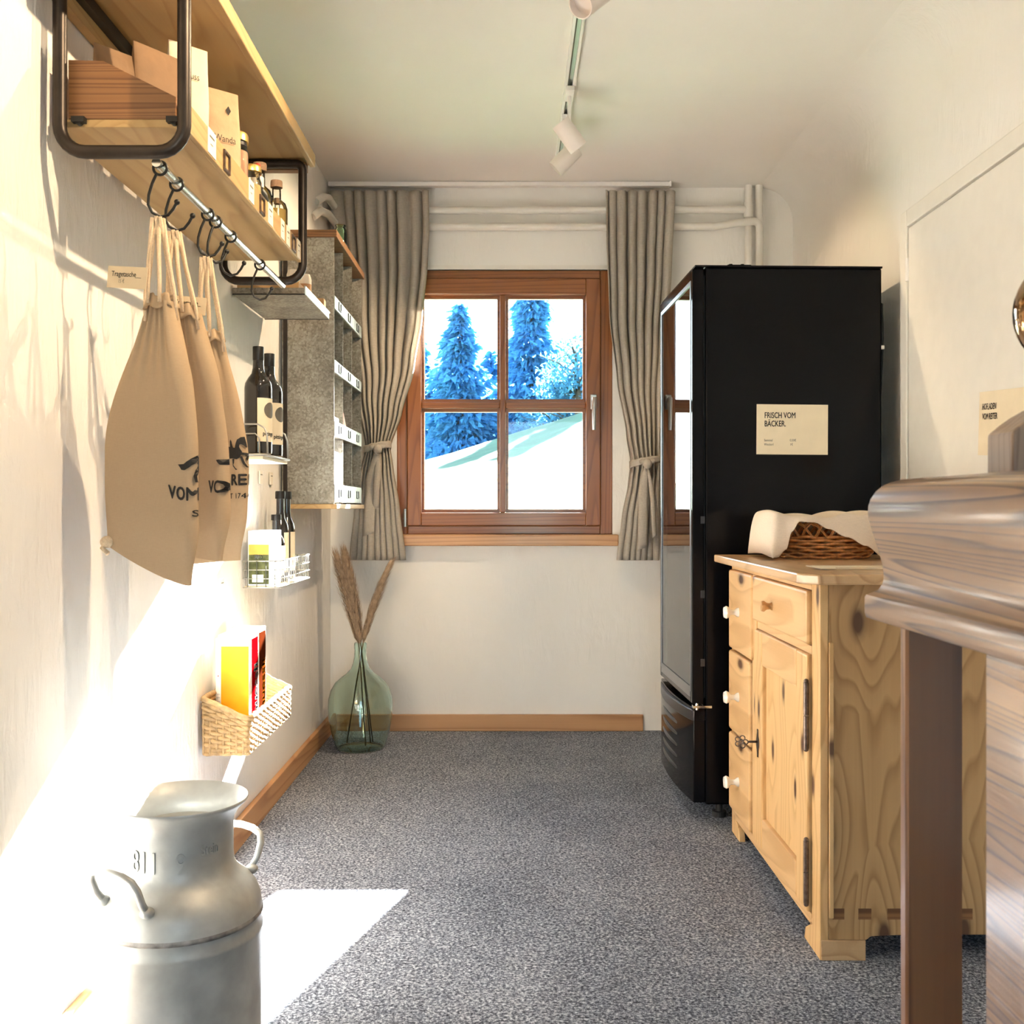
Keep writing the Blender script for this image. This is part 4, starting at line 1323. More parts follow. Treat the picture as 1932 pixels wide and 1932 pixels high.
def wrap_text(s, size, x, y, z, r, amid, zz, mat, parent, sx=0.8, bold=0.0):
    t = slice_geo(text_geo(s, size, sx, bold, 'CENTER'), [i * 0.004 for i in range(-20, 21)], [])
    g = G().add([(x + r * math.cos(amid + p[0] / r), y + r * math.sin(amid + p[0] / r), z + zz + p[1]) for p in t.v], t.f)
    obj('lettering', g, mat, parent, raw=True)


for (y, l) in ((2.845, 'tall black wine bottle with a cream label, nearer of the two in the wire rack'), (2.975, 'tall black wine bottle with a cream label, farther of the two in the wire rack')):
    x = -0.705
    z = ZW + 0.005
    b = bottle('wine_bottle', x, y, z, WP, 'bottle_dark', l, 'bottle', 'wine bottles in the wire rack', [('cap', [(0.0, 0.3), (0.0148, 0.3), (0.0152, 0.297), (0.0152, 0.265), (0.0149, 0.264), (0.0149, 0.262), (0.0, 0.262)], 'steel_black')], 36)
    am = -0.55
    label_patch(x, y, z, 0.0384, am - 0.85, am + 0.85, 0.035, 0.155, 'card_cream', b)
    cir = G()
    R_ = 0.022
    cp = [(R_ * math.cos(2 * PI * i / 24), R_ * math.sin(2 * PI * i / 24), 0) for i in range(24)]
    cir.add(cp, [tuple(range(24))])
    cir = slice_geo(cir, [i * 0.004 for i in range(-6, 7)], [])
    g = G().add([(x + 0.0388 * math.cos(am + 0.2 + p[0] / 0.0388), y + 0.0388 * math.sin(am + 0.2 + p[0] / 0.0388), z + 0.122 + p[1]) for p in cir.v], cir.f)
    obj('round_print', g, 'ink_grey', b, raw=True)
    wrap_text('pittinger', 0.016, x, y, z, 0.0389, am + 0.1, 0.052, 'ink', b, 0.8, 0.0004)

# ================================================================== WIRE BASKET WITH OIL
wb = thing('wire_basket', (-0.795, 3.48, 0.795), 'white wire basket on the wall holding oil bottles and food packs', 'basket')
bx0, bx1, by0, by1, bz0, bz1 = -0.852, -0.737, 3.245, 3.72, 0.800, 0.884
for k in range(4):
    z = bz0 + (bz1 - bz0) * k / 3
    obj('rim_wire', G().tube([(bx0, by0, z), (bx1, by0, z), (bx1, by1, z), (bx0, by1, z)], 0.0022 if k in (0, 3) else 0.0016, 7, closed=True), 'wire_white', wb, smooth=True)
g = G()
for k in range(17):
    y = by0 + (by1 - by0) * (k + 0.5) / 17
    g.tube([(bx0, y, bz1), (bx0, y, bz0), (bx1, y, bz0), (bx1, y, bz1)], 0.0014, 6)
obj('cross_wires', g, 'wire_white', wb, smooth=True)
g = G()
for k in range(4):
    x = bx0 + (bx1 - bx0) * (k + 0.5) / 4
    g.tube([(x, by0, bz1), (x, by0, bz0), (x, by1, bz0), (x, by1, bz1)], 0.0014, 6)
obj('long_wires', g, 'wire_dark', wb, smooth=True)
obj('base_plate', G().box(bx0 + 0.004, bx1 - 0.004, by0 + 0.004, by1 - 0.004, bz0 + 0.002, bz0 + 0.004), 'card_cream', wb)
ZB = bz0 + 0.0045
for (ya, yb, l, xa) in ((3.255, 3.325, 'white food pack with yellow and green BIO print, nearest in the wire basket', -0.840), (3.33, 3.40, 'second white food pack behind the BIO print one in the wire basket', -0.838)):
    r = thing('food_pack', (-0.80, (ya + yb) / 2, ZB), l, 'package', 'food packs in the wire basket')
    obj('pack_body', G().box(xa, xa + 0.072, ya, yb, ZB, ZB + 0.176), 'white_pack', r, bevel=0.003)
    obj('picture_print', G().box(xa + 0.003, xa + 0.067, ya - 0.0006, ya - 0.0001, ZB + 0.006, ZB + 0.10), 'green_print', r)
    obj('yellow_print', G().box(xa + 0.003, xa + 0.067, ya - 0.0006, ya - 0.0001, ZB + 0.10, ZB + 0.132), 'yellow_print', r)
    obj('white_label', G().box(xa + 0.014, xa + 0.05, ya - 0.0011, ya - 0.0007, ZB + 0.012, ZB + 0.036), 'card_white', r)
    lettering('BIO', 0.02, Vector((xa + 0.022, ya - 0.0013, ZB + 0.085)), CAMW, 'white_pack', r, 0.8, 0.0005)
OP = [(0.0, 0), (0.026, 0), (0.0285, 0.004), (0.0285, 0.175), (0.025, 0.195), (0.016, 0.215), (0.0135, 0.235), (0.0135, 0.285), (0.0, 0.285)]
for (y, s, l) in ((3.50, 1.0, 'tall dark oil bottle in the middle of the wire basket'), (3.60, 1.0, 'tall dark oil bottle at the far end of the wire basket'), (3.44, 0.74, 'short dark oil bottle right behind the food packs')):
    x = -0.792
    b = bottle('oil_bottle', x, y, ZB, [(a * (1 if s == 1 else 1.0), c * s) for (a, c) in OP], 'bottle_dark', l, 'bottle', 'oil bottles in the wire basket',
               [('cap', [(0.0, 0.306 * s), (0.0165, 0.306 * s), (0.017, 0.3 * s), (0.017, 0.28 * s), (0.0, 0.28 * s)], 'steel_black')])
    label_patch(x, y, ZB, 0.0288, -0.9, 0.7, 0.03 * s, 0.165 * s, 'card_cream', b)

# ================================================================== SEAGRASS BASKET WITH BOXES
sb = thing('seagrass_basket', (-0.785, 3.06, 0.375), 'woven seagrass basket hanging low on the wall with cereal boxes in it', 'basket')
gx0, gx1, gy0, gy1, gz = -0.852, -0.716, 2.80, 3.33, 0.378


def rim_h(x):
    t = (x - gx0) / (gx1 - gx0)
    return 0.155 - 0.065 * min(1, max(0, t)) ** 1.0


def basket_loop(h, off, seed, nper=150, wob=0.0035):
    rnd = random.Random(seed)
    P = []
    a, b = gx1 - gx0 - 2 * off, gy1 - gy0 - 2 * off
    per = 2 * (a + b)
    for i in range(nper):
        s = per * i / nper
        if s < a: x, y, nx, ny = gx0 + off + s, gy0 + off, 0, -1
        elif s < a + b: x, y, nx, ny = gx1 - off, gy0 + off + s - a, 1, 0
        elif s < 2 * a + b: x, y, nx, ny = gx1 - off - (s - a - b), gy1 - off, 0, 1
        else: x, y, nx, ny = gx0 + off, gy1 - off - (s - 2 * a - b), -1, 0
        w = wob * math.sin(s / 0.011 * PI / 2 + seed * PI)
        taper = 0.006 * (1 - h)
        if nx < 0: w = abs(w) * -1; taper = 0
        P.append((x + nx * (w - taper), y + ny * (w - taper), gz + h * rim_h(x) + rnd.gauss(0, 0.0009)))
    return P


for k in range(13):
    h = k / 12
    obj('woven_row', G().tube(basket_loop(h, 0.006, k), 0.0062 if k < 12 else 0.0085, 6, closed=True), 'seagrass', sb, smooth=True)
obj('basket_base', G().box(gx0 + 0.006, gx1 - 0.006, gy0 + 0.006, gy1 - 0.006, gz - 0.004, gz + 0.004), 'seagrass', sb)
g = G()
for k in range(34):
    s = k / 34
    if s < 0.2: x, y = gx0 + 0.006 + (gx1 - gx0 - 0.012) * s / 0.2, gy0 + 0.006
    elif s < 0.8: x, y = gx1 - 0.006, gy0 + 0.006 + (gy1 - gy0 - 0.012) * (s - .2) / .6
    else: x, y = gx1 - 0.006 - (gx1 - gx0 - 0.012) * (s - .8) / .2, gy1 - 0.006
    g.tube([(x, y, gz), (x, y, gz + rim_h(x))], 0.003, 5)
obj('stakes', g, 'seagrass', sb, smooth=True)
o1 = 0.0085
for (poly, ax, a_, b_) in (([(gx0 + o1, gz), (gx1 - o1, gz), (gx1 - o1, gz + rim_h(gx1) - 0.004), (gx0 + o1, gz + rim_h(gx0) - 0.004)], 'y', gy0 + 0.0075, gy0 + 0.0095), ([(gx0 + o1, gz), (gx1 - o1, gz), (gx1 - o1, gz + rim_h(gx1) - 0.004), (gx0 + o1, gz + rim_h(gx0) - 0.004)], 'y', gy1 - 0.0095, gy1 - 0.0075)):
    obj('inner_wall', G().prism(poly, ax, a_, b_), 'seagrass', sb)
obj('inner_wall', G().box(gx1 - 0.0095, gx1 - 0.0075, gy0 + 0.0095, gy1 - 0.0095, gz + 0.004, gz + rim_h(gx1) - 0.004), 'seagrass', sb)
ZG = gz + 0.0065
BX = [(2.90, 2.924, 0.298, 'orange_box', 'cream_box', 'cereal box with a big orange front, nearest in the seagrass basket', None, None),
      (2.928, 3.008, 0.305, 'red_box', 'red_box', 'cereal box with a bright red spine between the orange and brown ones', 'muessli', 'white_pack'),
      (3.012, 3.10, 0.312, 'brown_box', 'brown_box', 'cereal box with a brown spine and orange lettering, farthest in the seagrass basket', 'muessli', 'orange_ink')]
for (ya, yb, h, mf, ms, l, txt, tm) in BX:
    xa, xb = -0.840, -0.745
    r = thing('cereal_box', ((xa + xb) / 2, (ya + yb) / 2, ZG), l, 'box', 'cereal boxes in the seagrass basket')
    obj('carton', G().box(xa, xb, ya, yb, ZG, ZG + h), 'cream_box', r, bevel=0.002)
    obj('front_print', G().box(xa + (0.016 if txt is None else 0.004), xb - 0.001, ya - 0.0005, ya - 0.0001, ZG + 0.004, ZG + h - 0.022), mf, r)
    if txt:
        obj('spine_print', G().box(xb + 0.0001, xb + 0.0006, ya + 0.004, yb - 0.006, ZG + 0.004, ZG + h - 0.012), ms, r)
        F = frame((0, 0, 1), (0, -1, 0))
        lettering(txt, 0.060, Vector((xb + 0.0010, yb - 0.016 if tm == 'orange_ink' else yb - 0.012, ZG + 0.05)), F, tm, r, 0.95, 0.0018)
    else:
        obj('small_print', G().box(xa + 0.003, xa + 0.013, ya - 0.0006, ya - 0.0002, ZG + 0.14, ZG + 0.1408).box(xa + 0.003, xa + 0.013, ya - 0.0006, ya - 0.0002, ZG + 0.13, ZG + 0.1308).box(xa + 0.003, xa + 0.013, ya - 0.0006, ya - 0.0002, ZG + 0.12, ZG + 0.1208), 'ink_grey', r)
        obj('red_dot', G().box(xa + 0.006, xa + 0.010, ya - 0.0006, ya - 0.0002, ZG + 0.19, ZG + 0.194), 'red_print', r)

# price tags on the wall
for (y, z, l) in ((3.49, 1.135, 'small grey price tag on the wall under the wine rack, left one of two'), (3.64, 1.135, 'small grey price tag on the wall by the pigeonhole shelf, right one of two'), (3.02, 0.80, 'small white price tag on the wall above the cereal boxes')):
    r = thing('wall_price_tag', (XL + 0.006, y, z), l, 'price tag', 'price tags on the wall')
    obj('card', G().box(XL + 0.0015, XL + 0.006, y - 0.02, y + 0.02, z, z + 0.045), 'card_white', r, bevel=0.001)
    obj('print', G().box(XL + 0.0061, XL + 0.0066, y - 0.012, y + 0.012, z + 0.03, z + 0.033), 'ink_grey', r)

# ================================================================== MILK CAN
mc = Vector((-0.625, 1.93, 0))
can = thing('milk_can', mc, 'dented aluminium milk can with two handles standing by the left wall', 'milk can')
body = [(0.0, 0.003), (0.135, 0.003), (0.146, 0.0), (0.150, 0.006), (0.150, 0.02), (0.148, 0.024), (0.149, 0.25), (0.1515, 0.256), (0.1515, 0.262), (0.149, 0.268), (0.149, 0.284), (0.151, 0.289), (0.150, 0.295), (0.149, 0.300), (0.1475, 0.315), (0.141, 0.332), (0.129, 0.348), (0.115, 0.360), (0.104, 0.371), (0.0985, 0.384), (0.097, 0.40), (0.097, 0.458), (0.099, 0.470), (0.108, 0.485), (0.119, 0.496), (0.1235, 0.5005), (0.1245, 0.5035), (0.1235, 0.506), (0.118, 0.502), (0.106, 0.489), (0.0965, 0.474), (0.0945, 0.462), (0.0945, 0.452), (0.0, 0.449)]
obj('body', G().lathe(body, mc, 64), 'can_alu', can, smooth=0.9)
obj('shoulder_seam', G().lathe([(0.1492, 0.2845), (0.1519, 0.2875), (0.1519, 0.2905), (0.1495, 0.2955)], mc, 64), 'can_grime', can, smooth=0.9)
for s in (1, -1):
    ax = Vector((-0.50, -0.866, 0)) * s
    sd = Vector((ax.y, -ax.x, 0))
    def hp(o, w, z): return mc + ax * o + sd * w + Vector((0, 0, z))
    h = obj('handle', G().tube([hp(0.128, 0.056, 0.345), hp(0.140, 0.060, 0.362), hp(0.150, 0.060, 0.388), hp(0.156, 0.052, 0.404), hp(0.158, 0.03, 0.411), hp(0.159, 0.0, 0.413), hp(0.158, -0.03, 0.411), hp(0.156, -0.052, 0.404), hp(0.150, -0.060, 0.388), hp(0.140, -0.060, 0.362), hp(0.128, -0.056, 0.345)], 0.0068, 12), 'can_alu', can, smooth=True)
    for w in (0.058, -0.058):
        obj('weld', G().sphere(hp(0.127, w, 0.343), 0.013, 12, 8, (1, 1, 0.8)), 'can_alu', h, smooth=True)
for (s, size, a, zz) in (('811', 0.056, -1.95, 0.395), ('9', 0.056, -1.25, 0.392), ('Stein', 0.026, -0.70, 0.422)):
    t = slice_geo(text_geo(s, size, 0.72, 0.0, 'CENTER'), [i * 0.008 for i in range(-12, 13)], [])
    g = G().add([(mc.x + 0.0975 * math.cos(a + p[0] / 0.097), mc.y + 0.0975 * math.sin(a + p[0] / 0.097), zz + p[1]) for p in t.v], t.f)
    o = obj('stamped_lettering', g, 'can_alu', can, raw=True, solid=0.003)

# ================================================================== DEMIJOHN WITH PAMPAS GRASS
dj = Vector((-0.666, 4.50, 0))
djr = thing('demijohn', dj, 'big pale green glass demijohn on the carpet in the corner', 'glass bottle')
outer = [(0.0, 0.012), (0.05, 0.008), (0.085, 0.0005), (0.100, 0.0), (0.107, 0.006), (0.112, 0.02), (0.127, 0.07), (0.138, 0.125), (0.142, 0.175), (0.140, 0.215), (0.130, 0.255), (0.110, 0.288), (0.085, 0.310), (0.060, 0.328), (0.042, 0.348), (0.032, 0.374), (0.027, 0.405), (0.0255, 0.43), (0.0275, 0.438), (0.0275, 0.458), (0.025, 0.462)]
inner = [(max(r - 0.0035, 0.0), z + (0.004 if r < 0.1 and z < 0.05 else 0.0)) for (r, z) in outer[1:]]
inner[-1] = (0.0215, 0.462)
prof = outer + [(r, z) for (r, z) in reversed(inner)] + [(0.0, 0.017)]
obj('glass_body', G().lathe(prof, dj, 64), 'demijohn_glass', djr, smooth=0.9)
PL = [((0.05, 0.03), (0.004, -0.004), (-0.100, -0.01, 0.83), 'thick pampas stem leaning furthest left in the demijohn', 0.050),
      ((0.03, -0.05), (-0.006, 0.004), (-0.075, 0.03, 0.85), 'tallest pampas stem in the demijohn', 0.048),
      ((0.045, 0.0), (0.002, 0.006), (-0.055, -0.03, 0.80), 'pampas stem in the middle of the bundle', 0.046),
      ((-0.06, 0.0), (0.008, 0.0), (0.115, 0.0, 0.80), 'single pampas stem bending to the right', 0.032)]
for i, (b0, nk, tip, lab, fat) in enumerate(PL):
    rnd = random.Random(40 + i)
    root = thing('pampas_stem', dj + Vector((b0[0], b0[1], 0.02)), lab, 'dried grass', 'pampas stems in the demijohn')
    p0 = dj + Vector((b0[0], b0[1], 0.021)); p1 = dj + Vector((nk[0], nk[1], 0.44)); p3 = dj + Vector(tip)
    p2 = p1.lerp(p3, 0.5) + Vector((-0.012 if tip[0] > 0 else 0.0, 0, 0.02))
    obj('stalk', G().tube([p0, p0.lerp(p1, 0.5), p1, p1.lerp(p2, 0.5), p2], [0.003, 0.0028, 0.0026, 0.002, 0.0012], 7), 'stem_straw', root, smooth=True)
    g = G()

    def ctr(t):
        a = p1.lerp(p2, t); b = p2.lerp(p3, t)
        return a.lerp(b, t)
    for k in range(1100):
        t = 0.03 + 0.93 * rnd.random()
        c = ctr(t)
        d = (ctr(min(1, t + 0.05)) - ctr(t - 0.03)).normalized()
        a = rnd.uniform(0, 2 * PI)
        side = Vector((math.cos(a), math.sin(a), 0))
        env = math.sin(PI * (0.10 + 0.86 * t)) ** 0.6 * fat * 1.25
        L = rnd.uniform(0.04, 0.09)
        e = c + d * L + side * env * rnd.uniform(0.2, 0.75)
        if tip[0] > 0: e += Vector((0.02 * t, 0, -0.01 * t))
        m = c.lerp(e, 0.5) + side * env * 0.2
        q = d.cross(side) * 0.0011
        bb = len(g.v)
        g.v += [tuple(c - q), tuple(c + q), tuple(m + q), tuple(m - q), tuple(e)]
        g.f += [(bb, bb + 1, bb + 2, bb + 3), (bb + 3, bb + 2, bb + 4)]
    obj('plume', g, 'plume', root, raw=True, kind='stuff')

# ================================================================== FRIDGE
FX0, FX1, FY0, FY1, FZ0, FZ1 = 0.640, 1.240, 3.45, 4.065, 0.055, 1.862
fr = thing('drinks_fridge', (0.94, 3.76, 0), 'tall black drinks fridge with a glass door facing the shelves', 'fridge')
wt = 0.045
obj('side_panel', G().box(FX0, FX1, FY0, FY0 + wt, FZ0, FZ1), 'fridge_black', fr, bevel=0.006)
obj('side_panel', G().box(FX0, FX1, FY1 - wt, FY1, FZ0, FZ1), 'fridge_black', fr, bevel=0.006)
obj('back_panel', G().box(FX1 - wt, FX1 - 0.001, FY0 + wt, FY1 - wt, FZ0, FZ1), 'fridge_black', fr)
obj('top_panel', G().box(FX0 - 0.036, FX1, FY0 - 0.004, FY1 + 0.004, FZ1, FZ1 + 0.006), 'fridge_black', fr)
obj('header', G().box(FX0, FX1 - wt, FY0 + wt, FY1 - wt, FZ1 - 0.09, FZ1 - 0.001), 'fridge_black', fr)
obj('machine_compartment', G().box(FX0 + 0.005, FX1 - wt, FY0 + wt, FY1 - wt, FZ0, 0.36), 'fridge_black', fr)
obj('liner', G().box(FX1 - wt - 0.006, FX1 - wt - 0.001, FY0 + wt + 0.006, FY1 - wt - 0.006, 0.362, FZ1 - 0.092).box(FX0 + 0.02, FX1 - wt - 0.006, FY1 - wt - 0.006, FY1 - wt - 0.001, 0.362, FZ1 - 0.092).box(FX0 + 0.02, FX1 - wt - 0.006, FY0 + wt + 0.001, FY0 + wt + 0.006, 0.362, FZ1 - 0.092).box(FX0 + 0.01, FX1 - wt - 0.006, FY0 + wt + 0.006, FY1 - wt - 0.006, 0.3605, 0.3655), 'fridge_liner', fr)
for z in (0.64, 0.92, 1.20, 1.48):
    g = G().box(FX0 + 0.03, FX0 + 0.036, FY0 + wt + 0.01, FY1 - wt - 0.01, z, z + 0.012)
    for k in range(14):
        y = FY0 + wt + 0.02 + k * 0.037
        g.box(FX0 + 0.036, FX1 - wt - 0.012, y, y + 0.003, z + 0.004, z + 0.007)
    obj('wire_shelf', g, 'wire_white', fr)
# door
dx0, dx1, dz0, dz1 = 0.596, 0.636, 0.392, FZ1 - 0.004
dy0, dy1 = FY0 + 0.003, FY1 - 0.003
door = obj('glass_door', G().box(dx0, dx1, dy0, dy0 + 0.035, dz0, dz1).box(dx0, dx1, dy1 - 0.035, dy1, dz0, dz1).box(dx0, dx1, dy0 + 0.035, dy1 - 0.035, dz0, dz0 + 0.055).box(dx0, dx1, dy0 + 0.035, dy1 - 0.035, dz1 - 0.05, dz1), 'fridge_black', fr, bevel=0.004)
obj('door_glass', G().box(dx0 + 0.002, dx0 + 0.006, dy0 + 0.035, dy1 - 0.035, dz0 + 0.055, dz1 - 0.05), 'fridge_glass', door)
obj('glass_rim', G().box(dx0 - 0.0015, dx0 + 0.001, dy0 + 0.022, dy0 + 0.035, dz0 + 0.04, dz1 - 0.036).box(dx0 - 0.0015, dx0 + 0.001, dy1 - 0.035, dy1 - 0.022, dz0 + 0.04, dz1 - 0.036).box(dx0 - 0.0015, dx0 + 0.001, dy0 + 0.035, dy1 - 0.035, dz0 + 0.02, dz0 + 0.055).box(dx0 - 0.0015, dx0 + 0.001, dy0 + 0.035, dy1 - 0.035, dz1 - 0.05, dz1 - 0.036), 'fridge_rim', door)
obj('door_gasket', G().box(dx1, dx1 + 0.0035, dy0 + 0.01, dy0 + 0.03, dz0 + 0.02, dz1 - 0.02).box(dx1, dx1 + 0.0035, dy1 - 0.03, dy1 - 0.01, dz0 + 0.02, dz1 - 0.02), 'rubber_black', door)
for z in (0.52, 0.75, 1.0):
    obj('gasket_clip', G().box(dx1 - 0.012, dx1 + 0.002, dy0 - 0.002, dy0, z, z + 0.025), 'fridge_trim', door)
# bowed kick grille
def kick(z0, z1, bow, mat, name, x_in=0.64, yy0=dy0, yy1=dy1, xf=0.600):
    P = []
    for i in range(17):
        t = i / 16
        P.append((xf - bow * math.sin(PI * t) ** 0.8, yy0 + (yy1 - yy0) * t))
    P += [(x_in, yy1), (x_in, yy0)]
    return obj(name, G().prism(P, 'z', z0, z1), mat, fr, smooth=0.5, bevel=0.003)


kick(0.062, 0.380, 0.020, 'fridge_black', 'kick_panel')
kick(0.335, 0.372, 0.032, 'fridge_trim', 'kick_top')
for k in range(5):
    z = 0.125 + k * 0.04
    kick(z, z + 0.012, 0.026, 'fridge_trim', 'grille_slat', 0.615, dy0 + 0.10, dy1 - 0.05)
obj('door_hinge', G().box(0.598, 0.66, FY0 - 0.006, FY0 + 0.02, 0.381, 0.389).cyl((0.612, FY0 + 0.006, 0.374), (0.612, FY0 + 0.006, 0.396), 0.006), 'chrome', fr)
obj('hinge_cover', G().box(0.72, 0.80, FY0 + 0.02, FY0 + 0.06, FZ1 + 0.006, FZ1 + 0.014).cyl((0.735, FY0 + 0.04, FZ1 + 0.013), (0.735, FY0 + 0.04, FZ1 + 0.02), 0.006).cyl((0.775, FY0 + 0.04, FZ1 + 0.013), (0.775, FY0 + 0.04, FZ1 + 0.02), 0.006), 'fridge_black', fr)
for (x, y) in ((0.70, FY0 + 0.06), (0.70, FY1 - 0.06), (1.17, FY0 + 0.06), (1.17, FY1 - 0.06)):
    obj('foot', G().cyl((x, y, 0), (x, y, 0.018), 0.024).cyl((x, y, 0.018), (x, y, FZ0), 0.012), 'rubber_black', fr)
obj('cable', G().tube([(FX1, FY0 + 0.05, 1.76), (FX1 + 0.016, FY0 + 0.04, 1.75), (FX1 + 0.018, FY0 + 0.04, 1.6), (FX1 + 0.012, FY0 + 0.05, 1.4), (FX1 + 0.014, FY0 + 0.06, 0.9)], 0.004, 8), 'rubber_black', fr, smooth=True)
obj('cable_clip', G().obox((FX1 + 0.012, FY0 + 0.03, 1.60), (0.012, 0.012, 0.012)), 'cap_white', fr)

# the fridge stands a touch askew
FROT = 0.033
fr.rotation_euler = (0, 0, FROT)
# sign on the fridge
sg = obj('price_sign', G().obox((0.9335, FY0 - 0.0012, 1.317), (0.2425, 0.0016, 0.1685), Matrix.Rotation(0.006, 3, 'Y')), 'card_cream', label='cream card sign reading FRISCH VOM B\u00c4CKER on the fridge side', cat='sign')
for (s, sz, x, z, bold) in (('FRISCH VOM', 0.0275, 0.8385, 1.3555, 0.0004), ('B\u00c4CKER.', 0.0275, 0.8385, 1.3275, 0.0004), ('Semmel', 0.0115, 0.8375, 1.277, 0.0), ('Weckerl', 0.0115, 0.8375, 1.263, 0.0), ('0,50\u20ac', 0.0115, 0.925, 1.277, 0.0), ('1\u20ac', 0.0115, 0.925, 1.263, 0.0)):
    lettering(s, sz, Vector((x, FY0 - 0.0024, z)), CAMW, 'ink', sg, 0.68 if bold else 0.8, bold)

piv = W[fr]
sg.location = piv + Matrix.Rotation(FROT, 3, 'Z') @ (W[sg] - piv)
sg.rotation_euler = (0, 0, FROT)
# sign on the door
DXF = XR - 0.0265
rt = Vector((0, -0.993, -0.06)).normalized()
F2 = frame(rt, Vector((0, -0.06, 0.993)))
cS = Vector((DXF - 0.0015, 2.655, 1.275))
s2 = obj('door_sign', G().obox(cS, (0.40, 0.175, 0.0015), F2), 'card_cream', label='cream card sign reading HOFLADEN VOM REITER on the right hand door', cat='sign')
n2 = Vector(F2.col[2])
for (s, dz) in (('HOFLADEN', 0.038), ('VOM REITER', 0.011)):
    lettering(s, 0.024, cS + n2 * 0.0014 - rt * 0.178 + Vector((0, 0, dz)), F2, 'ink', s2, 0.66, 0.00025)

# ================================================================== PINE CABINET
CX0, CX1, CY0, CY1, CT = 0.716, 1.295, 2.38, 3.335, 0.900
cab = thing('pine_cabinet', (1.0, 2.86, 0), 'old pine cabinet with drawers and a panelled door, in front of the fridge', 'cabinet')
tp = [(0.664, 3.365), (0.664, 2.39), (0.700, 2.335), (1.315, 2.335), (1.315, 3.365)]
obj('cabinet_top', G().prism(tp, 'z', CT - 0.024, CT), 'pine_top', cab, bevel=0.004)
# near side: three vertical boards with a cut-out at the floor
bw = (CX1 - CX0 - 0.02) / 3
for k in range(3):
    xa = CX0 + 0.02 + bw * k
    xb = xa + bw - 0.0015
    if k == 0:
        poly = [(xa, 0.055), (xb - 0.062, 0.055), (xb - 0.06, 0.02), (xb, 0.055), (xb, CT - 0.0245), (xa, CT - 0.0245)]
        poly = [(xa, 0.048), (xa + 0.088, 0.048), (xa + 0.098, 0.056), (xb, 0.060), (xb, CT - 0.0245), (xa, CT - 0.0245)]
    elif k == 1:
        poly = [(xa, 0.060), (xb, 0.060), (xb, CT - 0.0245), (xa, CT - 0.0245)]
    else:
        poly = [(xa, 0.060), (xb - 0.11, 0.056), (xb - 0.1, 0.0), (xb, 0.0), (xb, CT - 0.0245), (xa, CT - 0.0245)]
    obj('side_board', G().prism(poly, 'y', CY0, CY0 + 0.02), 'pine_side_shaded', cab, bevel=0.001)
obj('foot_block', G().box(CX0 + 0.002, CX0 + 0.106, CY0 - 0.002, CY0 + 0.02, 0.0, 0.0475), 'pine_top', cab, bevel=0.002)
for (xa, xb) in ((0.745, 0.772), (0.805, 0.835), (0.872, 0.905), (1.035, 1.07)):
    obj('through_tenon', G().box(xa, xb, CY0 - 0.0012, CY0 + 0.004, 0.096, 0.121), 'shelf_wood_dark', cab)
obj('far_side', G().box(CX0 + 0.02, CX1, CY1 - 0.02, CY1, 0.0, CT - 0.0245), 'pine_side_shaded', cab)
obj('back_boards', G().box(CX1 - 0.012, CX1, CY0 + 0.021, CY1 - 0.021, 0.06, CT - 0.0245), 'pine_side_shaded', cab)
obj('floor_board', G().box(CX0 + 0.021, CX1 - 0.013, CY0 + 0.021, CY1 - 0.021, 0.075, 0.09), 'pine_front', cab)
# face frame
obj('corner_stile', G().prism([(CY0, 0.0), (CY0 + 0.13, 0.0), (CY0 + 0.12, 0.03), (CY0 + 0.085, 0.05), (CY0 + 0.066, 0.075), (CY0 + 0.066, CT - 0.0245), (CY0, CT - 0.0245)], 'x', CX0, CX0 + 0.0195), 'pine_front', cab, bevel=0.002)
obj('corner_bead', G().box(CX0 + 0.0195, CX0 + 0.030, CY0 - 0.008, CY0 - 0.0005, 0.10, 0.74), 'pine_front', cab, bevel=0.002)
obj('far_stile', G().prism([(CY1, 0.0), (CY1 - 0.11, 0.0), (CY1 - 0.10, 0.03), (CY1 - 0.07, 0.05), (CY1 - 0.03, 0.075), (CY1 - 0.03, CT - 0.0245), (CY1, CT - 0.0245)], 'x', CX0, CX0 + 0.0195), 'pine_front', cab, bevel=0.002)
obj('top_rail', G().box(CX0, CX0 + 0.0195, CY0 + 0.0665, CY1 - 0.0305, 0.856, CT - 0.0245), 'pine_drawer', cab)
obj('bottom_rail', G().box(CX0, CX0 + 0.0195, CY0 + 0.067, CY1 - 0.0305, 0.055, 0.082), 'pine_drawer', cab)
obj('drawer_rail', G().box(CX0, CX0 + 0.0195, CY0 + 0.0665, 2.985, 0.702, 0.722), 'pine_drawer', cab)
obj('middle_stile', G().box(CX0 - 0.004, CX0 + 0.0195, 2.985, 3.035, 0.082, 0.856), 'pine_front', cab, bevel=0.002)
# right drawer with a wooden knob
dw = obj('drawer', G().box(CX0 - 0.012, CX0 + 0.017, 2.450, 3.0, 0.724, 0.854), 'pine_drawer', cab, bevel=0.007)
obj('wooden_knob', G().lathe([(0.0, 0.0), (0.011, 0.0), (0.008, 0.006), (0.0095, 0.014), (0.015, 0.022), (0.013, 0.029), (0.0, 0.031)], (CX0 - 0.012, 2.775, 0.786), 20, frame((0, 1, 0), (0, 0, 1)) @ Matrix.Rotation(PI, 3, 'X')), 'knob_wood', dw, smooth=0.9)
KF = Vector((-1, 0, 0)).to_track_quat('Z', 'Y').to_matrix()
